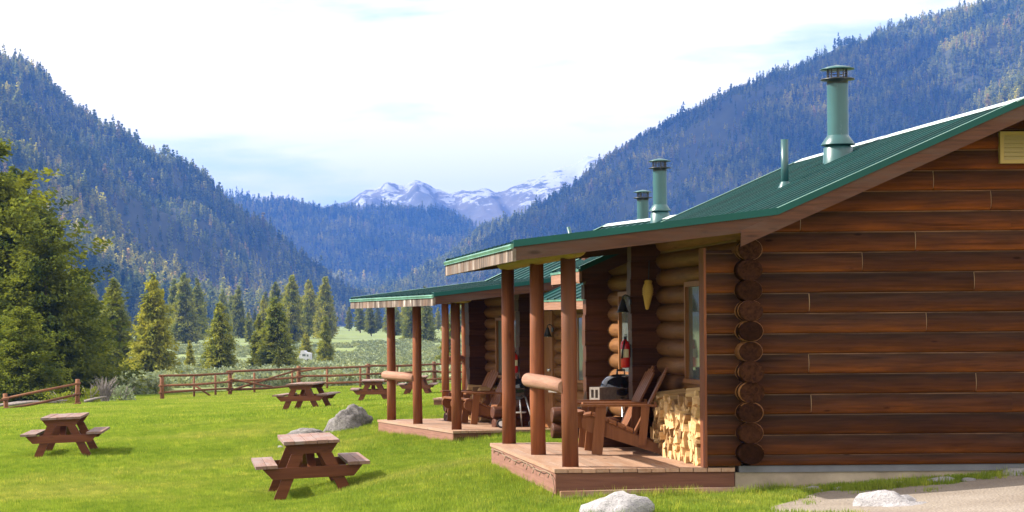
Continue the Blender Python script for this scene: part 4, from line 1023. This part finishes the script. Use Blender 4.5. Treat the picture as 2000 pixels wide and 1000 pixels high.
block('hollow concrete block on the low log stub behind the near porch armchairs', local(DECK1, 0, 1.05, 3.48, 0.83), 0.45)
block('hollow concrete block on the low log stub past the porch posts', local(DECK1, 0, 1.05, 6.28, 0.83), 0.45)
om = MB(); om.lathe([(0.0, -0.16), (0.018, -0.15), (0.035, -0.08), (0.056, 0.02), (0.060, 0.08), (0.050, 0.125), (0.040, 0.14), (0.046, 0.165), (0.03, 0.18), (0.0, 0.182)], (0,0,0), 16)
for k in range(4): om.tube([(0.061*math.cos(a), 0.061*math.sin(a), 0.015 + k*0.022) for a in np.linspace(0, 2*math.pi, 17)], 0.004, 5, False)
orn = om.build('carved_ornament', M['carved']); orn.location = local(DECK1, 0, 1.62, 3.25, 2.02); orn.scale = (0.6, 1.0, 1.0); orn.rotation_euler = (0.05, 0.0, 1.2)
tag(orn, 'yellow carved wooden ornament hanging under the near porch roof', 'ornament')
hk = MB(); hk.tube([(0, 0, 0.18), (0, 0, 0.40)], 0.006, 6); hk.build('hanger', M['black_metal'], orn)

# cord draped along the outer edge of the near deck
rg = random.Random(3); pts = []
y = 4.3
while y > 0.05:
    k = abs(math.sin(y * 1.7)); pts.append((-0.024 - 0.012*rg.random(), y, 0.247 - 0.035 * k * rg.random() + rg.uniform(-0.008, 0.004))); y -= rg.uniform(0.07, 0.2)
pts += [(-0.03, -0.03, 0.19), (-0.02, -0.045, 0.10), (-0.05, -0.03, 0.0), (-0.12, 0.08, -0.05), (-0.02, -0.10, -0.06)]
cd = MB(); cd.tube(pts, 0.005, 6)
for k in range(2, len(pts) - 6, 3): cd.tube([pts[k], (pts[k][0] - 0.015, pts[k][1], pts[k][2] - 0.045)], [0.004, 0.007], 5)
co = cd.build('cord', M['cord']); co.location = DECK1
tag(co, 'thin brown cord draped along the outer edge of the near deck', 'cord')
pk = MB(); pk.bar((0.02, -0.13, 0.035), (1.80, -0.13, 0.062), (0, 1, 0), 0.06, 0.105)
pko = pk.build('plank', M['plank']); pko.location = DECK1
tag(pko, 'weathered plank lying along the foot of the near deck', 'plank')

# ------------------------------------------------------------------ picnic tables
def picnic_table(label, loc, yaw, tilt, seed):
    t = thing('picnic_table', label, 'picnic table', loc, 0, 'picnic tables on the lawn'); L = 0.92; rg = random.Random(seed)
    t.rotation_euler = (0, -tilt, yaw)
    for k in range(5):
        x = (k - 2) * 0.149; m = MB(); e = rg.uniform(-0.012, 0.012)
        m.box(x - 0.0715, x + 0.0715, -L + e, L + e, 0.702, 0.742 + rg.uniform(-0.003, 0.003)); m.build('top_plank', M['furn_top'], t)
    for s in (-1, 1):
        for k in (0, 1):
            x = s * (0.538 + 0.148 * k); m = MB(); e = rg.uniform(-0.012, 0.012); m.box(x - 0.071, x + 0.071, -L + e, L + e, 0.412, 0.452); m.build('seat_plank', M['furn_top'], t)
    for s in (-1, 1):
        y = s * 0.79
        m = MB(); m.poly_y([(-0.26, 0.575), (0.26, 0.575), (0.36, 0.701), (-0.36, 0.701)], y - 0.02, y + 0.02); m.build('top_cleat', M['furn'], t)
        m = MB(); m.poly_y([(-0.54, 0.27), (0.54, 0.27), (0.67, 0.411), (-0.67, 0.411)], y + s*0.021, y + s*0.06); m.build('seat_beam', M['furn'], t)
        for q in (-1, 1):
            m = MB(); a, b = (q*0.19, 0.60), (q*0.475, -0.02); hw = 0.082
            m.poly_y([(a[0] - hw, a[1]), (a[0] + hw, a[1]), (b[0] + hw, b[1]), (b[0] - hw, b[1])], y - 0.0195 , y + 0.0195) if False else m.poly_y([(a[0] - hw, 0.574), (a[0] + hw, 0.574), (b[0] + hw, b[1]), (b[0] - hw, b[1])], y - 0.019, y + 0.019); m.build('leg', M['furn'], t)
        m = MB(); m.bar((0, s*0.73, 0.36), (0, s*0.12, 0.70), (1, 0, 0), 0.11, 0.04); m.build('brace', M['furn'], t)
    return t
def table_at(label, u, v, Y, yaw, tilt, seed, z=None):
    p = at(u, v, Y); return picnic_table(label, (p.x, Y, gz1(p.x, Y) if z is None else z), yaw, tilt, seed)
picnic_table('brown picnic table with five top planks, nearest the near cabin deck', (1.46, 28.0, gz1(1.46, 28.0)), R(0.5), R(2.6), 1).scale = (1.0, 1.0, 1.05)
picnic_table('brown picnic table seen end-on, alone on the open lawn before the broken fence', (-2.57, 38.6, gz1(-2.57, 38.6)), R(-2), R(2.0), 2)
picnic_table('brown picnic table set at an angle just behind the grey boulders', (2.85, 56.0, gz1(2.85, 56)), R(-15), R(1.5), 3)
picnic_table('small far picnic table on the lawn beside the corner of the middle deck', (5.75, 69.0, gz1(5.75, 69)), R(-6), R(0.5), 4)
picnic_table('farthest picnic table, seen through the posts of the middle porch', (8.45, 80.5, gz1(8.45, 80.5)), R(-10), R(0.5), 5)

# ------------------------------------------------------------------ rocks
def rock(label, loc, size, seed, mat, flat=1.0, peak=0.0, cat='rock', group=None, sub=4):
    bm = bmesh.new(); bmesh.ops.create_icosphere(bm, subdivisions=sub, radius=1.0)
    off = Vector((seed * 3.7, seed * 1.3, seed * 2.1))
    for v in bm.verts:
        d = v.co.normalized(); n = mnoise.fractal(d * 1.1 + off, 1.0, 2.0, 3) * 0.38 + mnoise.fractal(d * 4 + off, 0.8, 2.1, 4) * 0.07
        c = mnoise.voronoi(d * 1.3 + off)[0]; v.co = d * (1 + n - 0.22 * (0.5 - c[0]))
        if peak and v.co.z > 0: v.co.x += peak * v.co.z; v.co.z *= 1.0 + 0.1
    me = bpy.data.meshes.new('rock'); bm.to_mesh(me); bm.free(); me.polygons.foreach_set('use_smooth', [True] * len(me.polygons))
    me.materials.append(mat); o = obj('boulder' if size[0] > 0.25 else 'stone', me); o.location = loc; o.scale = size
    return tag(o, label, cat, group)
p = at(678, 845, 39.5); rock('large grey granite boulder on the lawn between two picnic tables', (p.x, 39.5, gz1(p.x, 39.5) + 0.02), (0.41, 0.38, 0.43), 3, M['rock'], peak=0.25)
p = at(597, 852, 39.0); rock('low grey boulder beside the larger one behind the nearest picnic table', (p.x, 39.0, gz1(p.x, 39) + 0.01), (0.44, 0.34, 0.21), 8, M['rock'])
p = at(548, 862, 37.0); rock('small pale stone on the grass by the low boulder', (p.x, 37.0, gz1(p.x, 37) + 0.02), (0.06, 0.05, 0.05), 9, M['pale_rock'], sub=3)
rock('pale smooth boulder lying in front of the near deck', (3.68, 18.25, -0.10), (0.40, 0.30, 0.27), 12, M['pale_rock'])
rock('pale smooth boulder beside the gravel path under the gable wall', (6.05, 17.95, -0.06), (0.40, 0.30, 0.26), 15, M['pale_rock'])
for k, (u, x, y, s) in enumerate(((1520, 5.66, 19.72, .055), (1560, 5.86, 19.72, .075), (1605, 6.1, 19.66, .04), (1720, 6.66, 19.62, .07), (1800, 7.05, 19.6, .10), (1835, 7.3, 19.55, .05), (1965, 7.85, 19.75, .10), (1990, 8.0, 19.6, .06))):
    words = ['small grey stone by the deck end of the foundation', 'flat grey stone at the foot of the foundation', 'tiny stone in the grass under the gable wall', 'pale flat stone half sunk in the grass strip', 'broad pale stone lying on the gravel edge', 'small pebble at the gravel edge by the broad stone', 'light slab resting against the foundation at the picture edge', 'small pale stone near the slab at the picture edge'][k]
    rock(words, (x, y, gz1(x, y) + 0.01), (s*1.3, s, s*0.55), 20 + k, M['pale_rock'], sub=2)

# ------------------------------------------------------------------ fences
def rail_fence(label, posts, h, rails, thin=(), diag=()):
    root = thing('rail_fence', label, 'fence', (posts[0][0], posts[0][1], posts[0][2]), 0, 'post and rail fences'); o = Vector(posts[0]); rg = random.Random(int(posts[0][0]*10) + 50)
    for p in posts:
        q = Vector(p) - o; m = MB(); m.tube([q + Vector((0,0,-0.3)), q + Vector((rg.uniform(-.02,.02), 0, h*0.5)), q + Vector((rg.uniform(-.03,.03), 0, h + rg.uniform(-.06,.06)))], [0.105, 0.10, 0.095], 9); m.build('post', M['fence'], root)
    for (a, b) in zip(posts[:-1], posts[1:]):
        for r in rails:
            pa, pb = Vector(a) - o + Vector((-0.15, -0.13, r*h + rg.uniform(-.04, .04))), Vector(b) - o + Vector((0.15, -0.13, r*h + rg.uniform(-.04, .04)))
            mid = (pa + pb)/2 + Vector((0, 0, rg.uniform(-0.05, 0.02))); m = MB(); m.tube([pa, mid, pb], [0.052, 0.058, 0.047], 7); m.build('rail', M['fence'], root)
    for p in thin:
        q = Vector(p) - o; m = MB(); m.tube([q + Vector((0,0,-0.2)), q + Vector((0, 0, h*0.86))], [0.06, 0.055], 7); m.build('stake', M['fence'], root)
    for (a, b) in diag:
        m = MB(); m.tube([Vector(a) - o, Vector(b) - o], [0.05, 0.045], 7); m.build('brace', M['fence'], root)
    return root
def gp(u, Y):
    x = (u - PX) / F * Y; return (x, Y, gz1(x, Y))
def up(p, dz, dy=0.0): return (p[0], p[1] + dy, p[2] + dz)
RF = [gp(316, 95), gp(448, 97), gp(583, 99), gp(718, 101), gp(848, 103), gp(985, 105)]
rail_fence('long brown post and rail fence crossing behind the picnic tables', RF, 1.18, (0.28, 0.60, 0.94),
    [gp(378, 97.5), gp(420, 97.8), gp(496, 99), gp(570, 100), gp(638, 101), gp(703, 102), gp(775, 103)],
    [(up(RF[1], 0.25, -0.2), up(RF[2], 1.05, -0.2)), (up(RF[1], 0.80, -0.25), up(gp(530, 98), 0.30, -0.25)), (up(gp(378, 97), 0.62, 0.1), up(gp(412, 97), 0.02, 0.1)), (up(RF[2], 0.95, -0.25), up(gp(640, 100), 1.12, -0.25))])
LF = [up(gp(-150, 84), -0.95), up(gp(10, 84.5), -0.45), gp(150, 85)]
rail_fence('sagging brown rail fence ending at a post before the dark pines', LF, 1.06, (0.14, 0.46, 0.86))

# ------------------------------------------------------------------ trees
def tree_proto(seed, H, Rad, nb, per, size, width, mat, lean=0.0, name='pine_tree', **kw):
    V, Fc = conifer(seed, H, Rad, nb, per, size, width, lean=lean, **kw)
    return np_mesh('crown', V, Fc, mat), trunk_mesh('trunk', H, 0.016 * H + 0.05, lean), H
def tree(name, label, proto, loc, h, rot, wide=1.0, group=None):
    cm, tm, H = proto; s = h / H
    t = thing(name, label, 'tree', loc, rot, group); t.scale = (s * wide, s * wide, s)
    o = obj('crown', cm, None, t); b = obj('trunk', tm, M['bark'], t)
    return t
P_SPR = [tree_proto(301, 12, 3.5, 340, 40, 0.46, 0.24, M['spruce'], fuzz=0.4, low=0.92), tree_proto(302, 12, 3.1, 310, 40, 0.46, 0.24, M['spruce'], fuzz=0.4, low=0.9, lump=0.45), tree_proto(303, 12, 3.6, 340, 40, 0.46, 0.24, M['spruce'], fuzz=0.4, power=0.72, low=0.95), tree_proto(304, 12, 2.6, 240, 34, 0.46, 0.24, M['spruce'], base=0.12, power=0.65, low=0.7, lump=0.6), tree_proto(305, 12, 2.9, 280, 36, 0.46, 0.24, M['spruce'], power=0.9, low=0.8, lump=0.5, lean=0.02)]
P_BIG = [tree_proto(311, 14, 5.4, 560, 72, 0.36, 0.18, M['pine'], base=0.02, power=0.55, lump=0.8, droop=0.16, low=0.95, spray=0.32, fuzz=0.5), tree_proto(312, 14, 5.0, 540, 72, 0.36, 0.18, M['pine'], base=0.02, power=0.5, lump=0.85, droop=0.14, low=0.95, spray=0.32, fuzz=0.5)]
def tree_px(name, label, proto, u, vtop, vbase, Y, rot, wide=1.0, group=None, zoff=0.0):
    b = at(u, vbase, Y); h = (vbase - vtop) * Y / F; z = gz1(b.x, Y)
    return tree(name, label, proto, (b.x, Y, min(z, b.z) + zoff if abs(z - b.z) > 0 else z), h + max(0, b.z - z), rot, wide, group)
tree_px('pine_tree', 'tall dark pine filling the edge of the picture behind the sagging fence', P_BIG[0], -8, 275, 770, 112, 0.4)
tree_px('pine_tree', 'dark bushy pine with drooping boughs next to the tallest pine', P_BIG[1], 92, 425, 770, 108, 2.0, 1.05)
tree_px('pine_tree', 'low dark pine thicket tree reaching out toward the grey shrub', P_BIG[0], 150, 540, 765, 116, 3.3, 1.0)
tree_px('pine_tree', 'leaning pine behind the tallest one, its tip showing at the picture edge', P_BIG[1], 40, 330, 765, 128, 5.0, 0.9)
tree_px('pine_tree', 'short dark pine at the fence end below the larger pines', P_BIG[1], 45, 600, 785, 100, 1.0, 1.3)
tree_px('spruce_tree', 'slender yellow-green spruce beside the dark pines', P_SPR[1], 222, 545, 735, 205, 0.3, 1.0)
tree_px('spruce_tree', 'tallest full spruce standing alone at the meadow edge', P_SPR[0], 300, 532, 732, 200, 1.7, 0.95)
tree_px('spruce_tree', 'rounded yellow-green spruce above the gap in the fence', P_SPR[2], 430, 588, 728, 225, 2.6, 0.95)
tree_px('spruce_tree', 'broad dark spruce in front of the white camper', P_SPR[0], 540, 580, 722, 225, 4.0, 1.15)
tree_px('spruce_tree', 'small spruce joined to the broad dark spruce at its side', P_SPR[1], 507, 615, 722, 228, 0.9, 0.9)
tree_px('spruce_tree', 'young bright spruce at the foot of the broad dark spruce', P_SPR[2], 541, 690, 724, 215, 3.0, 1.2)
tree_px('spruce_tree', 'pale thin spruce standing in the open meadow by the road', P_SPR[1], 636, 618, 712, 300, 5.2, 0.9)
tree_px('spruce_tree', 'tiny yellow sapling in front of the pale road', P_SPR[2], 640, 694, 716, 290, 1.2, 0.8)
tree_px('spruce_tree', 'small dark spruce next to the white camper', P_SPR[0], 598, 648, 702, 345, 1.4, 1.1)
tree_px('spruce_tree', 'thin spruce seen under the middle porch roof between posts', P_SPR[1], 878, 632, 700, 250, 0.2, 1.1)
tree_px('spruce_tree', 'small lone spruce in the meadow between the spruces', P_SPR[1], 371, 665, 712, 260, 2.2, 0.9)
# belt of valley trees at the foot of the mountains: individual trees that nothing tells apart
rg = random.Random(77)
for k in range(95):
    u = rg.uniform(150, 930); Y = rg.uniform(470, 860)
    x = (u - PX) / F * Y; z = gz1(x, Y)
    if 640 < u < 800 and Y < 560: continue
    h = rg.uniform(8, 19) * (0.85 if u > 650 else 1.0)
    where = 'between the dark pines and the tallest spruce' if u < 300 else 'between the tallest and the rounded spruce' if u < 430 else 'between the rounded and the broad dark spruce' if u < 540 else 'between the broad dark spruce and the pale thin one' if u < 636 else 'behind the pale road in the open meadow' if u < 760 else 'seen through the middle porch posts'
    far_ = 'near row' if Y < 560 else 'middle row' if Y < 690 else 'far row'
    tree('spruce_tree', 'valley conifer in the %s, %s' % (far_, where), P_SPR[rg.randrange(5)], (x, Y, z - 0.2), h, rg.uniform(0, 6), rg.uniform(0.75, 1.0), 'valley conifers, %s %s' % (far_, where))

# shrubs by the sagging fence
bm_sh = [bush_mesh('foliage', 401, 1.0, 1.0, 700, 0.16, 0.10, M['shrub']), bush_mesh('foliage', 402, 1.0, 1.0, 700, 0.16, 0.10, M['sage'])]
def shrub(name, label, me, u, vb, Y, w, h, dead=False, group=None):
    p = at(u, vb, Y); z = gz1(p.x, Y); t = thing(name, label, 'shrub', (p.x, Y, z), 0, group)
    o = obj('foliage', me, None, t); o.scale = (w, w, h)
    rgs = random.Random(int(u)); m = MB()
    for k in range(9):
        a = rgs.uniform(0, 6.28); m.tube([(0, 0, -0.05), (w*0.4*math.cos(a), w*0.4*math.sin(a), h*0.45), (w*0.85*math.cos(a+0.2), w*0.85*math.sin(a+0.2), h*rgs.uniform(0.7, 1.1))], [0.03, 0.02, 0.006], 5)
    m.build('stem', M['deadwood'], t)
shrub('shrub', 'yellow-green shrub just past the end post of the sagging fence', bm_sh[0], 178, 788, 92, 0.45, 0.75)
shrub('shrub', 'low green shrub under the dark pines behind the fence rails', bm_sh[0], 120, 788, 93, 0.8, 0.6)
shrub('shrub', 'grey-green sage shrub by the dead grey bush', bm_sh[1], 238, 786, 96, 0.75, 0.8)
dt = thing('dead_bush', 'bare grey twiggy bush beside the sage shrubs at the lawn edge', 'bush', gp(203, 94)); rgs = random.Random(9); m = MB()
for k in range(130):
    a = rgs.uniform(0, 6.28); r1 = rgs.uniform(0.1, 0.75); hh = rgs.uniform(0.5, 1.25)
    m.tube([(rgs.uniform(-.15, .15), rgs.uniform(-.15, .15), 0), (r1*0.5*math.cos(a), r1*0.5*math.sin(a), hh*0.6), (r1*math.cos(a+rgs.uniform(-.4,.4)), r1*math.sin(a), hh)], [0.022, 0.014, 0.005], 4, False)
m.build('twigs', M['deadwood'], dt)
for k, (u, Y, L, a) in enumerate(((60, 88, 2.2, 0.2), (95, 89, 1.6, -0.3), (35, 90, 2.0, 0.5), (185, 91, 1.2, -0.6))):
    x, y, z = gp(u, Y); m = MB(); m.tube([(-L/2*math.cos(a), 0, 0.10), (0, 0.1, 0.22), (L/2*math.cos(a), 0, 0.15 + 0.3*math.sin(abs(a)))], [0.07, 0.06, 0.03], 7)
    o = m.build('fallen_branch', M['deadwood']); o.location = (x, y, z); tag(o, ['bleached fallen branch behind the lower rail of the sagging fence', 'short bleached branch lying in the weeds near the fence end', 'grey log in the shade under the tall pine', 'broken grey branch propped by the yellow-green shrub'][k], 'branch')

# ------------------------------------------------------------------ camper far off in the meadow
cx, cy, cz = gp(596, 335)
cz = max(cz, at(596, 714, 335).z)
M['camper'] = plain('camper_white', (0.42, 0.43, 0.44), 0.5)
cp_ = thing('camper', 'small white camper parked beside the broad dark spruce', 'camper', (cx, cy, cz), R(-20))
m = MB(); m.poly_y([(-1.0, 0.45), (1.5, 0.45), (1.5, 1.75), (0.3, 1.9), (-0.1, 2.25), (-0.9, 2.25), (-1.0, 1.9), (-1.4, 1.3), (-1.4, 0.45)], -0.9, 0.9); cb = m.build('body', M['camper'], cp_); cp_.scale = (0.62, 0.8, 0.85)
m = MB(); m.box(-0.5, 0.4, -0.91, -0.902, 1.15, 1.6); m.build('window', M['glass'], cb)
m = MB(); m.box(0.7, 1.2, -0.91, -0.902, 1.1, 1.5); m.build('window', M['glass'], cb)
for wx in (-0.8, 0.95):
    for wy in (-0.85, 0.85): m = MB(); m.tube([(wx, wy - 0.1, 0.33), (wx, wy + 0.1, 0.33)], 0.33, 14); m.build('wheel', M['rubber'], cp_)

# ------------------------------------------------------------------ grass and sagebrush (uncountable)
def tuft(seed, n, hmin, hmax, spread, w):
    rng = np.random.default_rng(seed); b = rng.normal(0, spread, (n, 2)); a = rng.uniform(0, 6.28, n); h = rng.uniform(hmin, hmax, n)
    lean = rng.uniform(0.1, 0.6, n) * h; d = np.stack([np.cos(a), np.sin(a)], -1); s = np.stack([-np.sin(a), np.cos(a)], -1) * w / 2
    z0 = np.zeros((n, 1)) - 0.005
    V = np.stack([np.c_[b - s, z0], np.c_[b + s, z0], np.c_[b + d * lean[:, None] * 0.4 + s * 0.7, h * 0.6], np.c_[b + d * lean[:, None], h], np.c_[b + d * lean[:, None] * 0.4 - s * 0.7, h * 0.6]], 1).reshape(-1, 3)
    i = np.arange(n) * 5
    Fc = np.stack([i, i + 1, i + 2, i + 4], -1); T = np.stack([i + 4, i + 2, i + 3, i + 3], -1)
    me = bpy.data.meshes.new('grass_tuft'); me.from_pydata(V.tolist(), [], Fc.tolist() + np.stack([i + 4, i + 2, i + 3], -1).tolist()); me.update(); me.materials.append(M['grass'])
    return me
T_SHORT = tuft(1, 26, 0.025, 0.065, 0.05, 0.006); T_TALL = tuft(2, 22, 0.07, 0.17, 0.05, 0.007); T_FAR = tuft(3, 24, 0.03, 0.08, 0.13, 0.016)
def blocked(X, Y):
    b = (X > 3.46) & (X < 11.2) & (Y > 20.02) & (Y < 26.4) & ~((X < 5.2) & (Y > 24.5))
    for deck, yaw, l0, l1, dl in ((DECK2, YAW2, -2.7, 3.6, 4.25), (DECK3, YAW3, 0, 6.35, 4.45)):
        lx = (X - deck[0])*math.cos(yaw) + (Y - deck[1])*math.sin(yaw); ly = -(X - deck[0])*math.sin(yaw) + (Y - deck[1])*math.cos(yaw)
        b |= (lx > 1.8) & (lx < 7.1) & (ly > l0) & (ly < l1); b |= (lx > 0.02) & (lx < 1.8) & (ly > 0.02) & (ly < dl)
    return b
def on_gravel(X, Y):
    far = 19.6 - 0.15*np.sin(X*2.1) - 0.08*np.sin(X*7.3); near = 16.55 + 0.12*np.sin(X*1.7) + 0.1*np.sin(X*6)
    k = np.clip((X - 4.95)/1.05, 0, 1); far = np.where(X < 6.0, 18.2 + (far - 18.2)*k, far); near = np.where(X < 6.0, 17.6 + (near - 17.6)*k, near)
    e = (fbm(X*3, Y*3, 5) - 0.5) * 0.5
    return (X > 4.95) & (Y > near + e) & (Y < far + e)
def grass_band(label, src, y0, y1, dens, smin, smax, seed, extra=1.0):
    rng = np.random.default_rng(seed); x0, x1 = -0.20*y1 - 1.0, 0.50*y1 + 1.0; n = int(dens * (x1 - x0) * (y1 - y0))
    X = rng.uniform(x0, x1, n); Y = rng.uniform(y0, y1, n); u = PX + F*X/Y
    keep = (u > -380) & (u < 2380) & ~blocked(X, Y) & ~(on_gravel(X, Y) & (rng.random(n) < 0.994)); X, Y = X[keep], Y[keep]; n = len(X)
    Z = gz(X, Y); s = rng.uniform(smin, smax, n) * (0.7 + 0.6*fbm(X*0.8, Y*0.8, 7))
    scatter('grass', label, src, np.stack([X, Y, Z], -1), rng.uniform(0, 6.28, n), s, src_name='grass_tuft'); return n
print('grass', grass_band('short mown grass of the near lawn', T_SHORT, 17.2, 32, 260, 0.8, 1.25, 501), grass_band('mown grass across the middle of the lawn', T_SHORT, 32, 48, 110, 1.0, 1.5, 502), grass_band('mown grass toward the fences', T_FAR, 48, 106, 34, 0.9, 1.4, 503))
# taller unmown fringe at the foot of the deck, rocks and plank
rng = np.random.default_rng(504); FX, FY = [], []
def fringe(x0, y0, x1, y1, n, w):
    s = rng.random(n); FX.append(x0 + (x1-x0)*s + rng.normal(0, w, n)); FY.append(y0 + (y1-y0)*s + rng.normal(0, w, n))
fringe(3.4, 19.78, 5.35, 19.75, 70, 0.04); fringe(3.30, 20.0, 3.25, 24.4, 220, 0.07); fringe(5.35, 19.85, 5.7, 19.8, 30, 0.06); fringe(5.9, 19.45, 8.2, 19.62, 34, 0.07); fringe(6.3, 19.4, 6.8, 19.5, 24, 0.05); fringe(3.2, 18.2, 4.2, 18.2, 90, 0.2); fringe(6.7, 16.35, 8.2, 16.5, 60, 0.10)
for a, b in ((local(DECK2, YAW2, -0.05, -0.06), local(DECK2, YAW2, 1.8, -0.06)), (local(DECK2, YAW2, -0.08, 0), local(DECK2, YAW2, -0.08, 4.2))): fringe(a[0], a[1], b[0], b[1], 120, 0.06)
for (x, y) in ((1.46, 28.0), (2.78, 39.5), (1.9, 39)):
    for k in range(2): fringe(x - 0.5, y - 0.3, x + 0.5, y - 0.3, 30, 0.15)
X = np.concatenate(FX); Y = np.concatenate(FY)
scatter('grass', 'taller uncut grass along the deck edges and rocks', T_TALL, np.stack([X, Y, gz(X, Y)], -1), rng.uniform(0, 6.28, len(X)), rng.uniform(0.35, 0.85, len(X)), src_name='grass_tuft')
# sagebrush covering the meadow beyond the fence
sg = bush_mesh('sage_bush', 411, 0.6, 0.55, 110, 0.22, 0.13, M['sage'])
n = 16000; X = rng.uniform(-40, 90, n); Y = 108 + 400 * rng.random(n) ** 1.35; Z = gz(X, Y); P = np.stack([X, Y, Z], -1)
road_y = 322 + 42*np.clip((X-14)/60, 0, 1)
keep = in_view(P) & (fbm(X/14, Y/30, 31) > 0.44) & ~((np.abs(Y - road_y) < 9) & (X > 10)) & ~((X/Y > -0.02) & (X/Y < 0.03) & (Y < 135))
P = P[keep]; print('sage', len(P))
scatter('sagebrush', 'grey-green sagebrush covering the meadow', sg, P, rng.uniform(0, 6.28, len(P)), rng.uniform(0.7, 1.5, len(P)), src_name='sage_bush')

# ------------------------------------------------------------------ clouds drifting above the frame, shading the far slopes
M['cloud'] = plain('cloud', (0.85, 0.86, 0.88), 1.0, 0.0)
def cloud(label, c, rx, ry, seed):
    rg = random.Random(seed); bm = bmesh.new()
    for k in range(26):
        a = rg.uniform(0, 6.28); q = math.sqrt(rg.random()) * 0.8; r = rg.uniform(0.22, 0.42)
        mt = Matrix.Translation((q*math.cos(a)*rx, q*math.sin(a)*ry, rg.uniform(-20, 30))) @ Matrix.Diagonal((r*rx, r*ry, 60 + 60*rg.random(), 1))
        bmesh.ops.create_icosphere(bm, subdivisions=3, radius=1.0, matrix=mt)
    for v in bm.verts: v.co += Vector((1, 1, 0.3)) * (mnoise.noise(v.co * 0.006) * 60)
    me = bpy.data.meshes.new('cloud'); bm.to_mesh(me); bm.free(); me.materials.append(M['cloud'])
    o = obj('cloud', me); o.location = c; o['kind'] = 'stuff'; o['label'] = label
def shade_from(x, y, z, zc): t = (zc - z) / sun_dir.z; return (x + sun_dir.x*t, y + sun_dir.y*t, zc)
cloud('cloud high above the mountain behind the cabins', shade_from(720, 3050, 280, 1500), 480, 620, 1)
cloud('cloud high above the ridge that closes the valley', shade_from(450, 4900, 220, 1700), 1000, 700, 2)
cloud('cloud high above the sloping mountainside', shade_from(-130, 2850, 330, 1500), 230, 260, 3)
# ------------------------------------------------------------------ haze
hz = bpy.data.materials.new('valley_haze'); hz.use_nodes = True; hn = hz.node_tree.nodes; hn.clear()
ho = hn.new('ShaderNodeOutputMaterial'); hv = hn.new('ShaderNodeVolumePrincipled')
hv.inputs['Color'].default_value = (0.085, 0.27, 0.90, 1); hv.inputs['Density'].default_value = 1.22e-4; hv.inputs['Anisotropy'].default_value = 0.1
hz.node_tree.links.new(hv.outputs[0], ho.inputs['Volume'])
m = MB(); m.box(-7500, 7500, -100, 10200, -9, 700); h = m.build('haze', hz); h['kind'] = 'stuff'; h['label'] = 'blue valley haze'
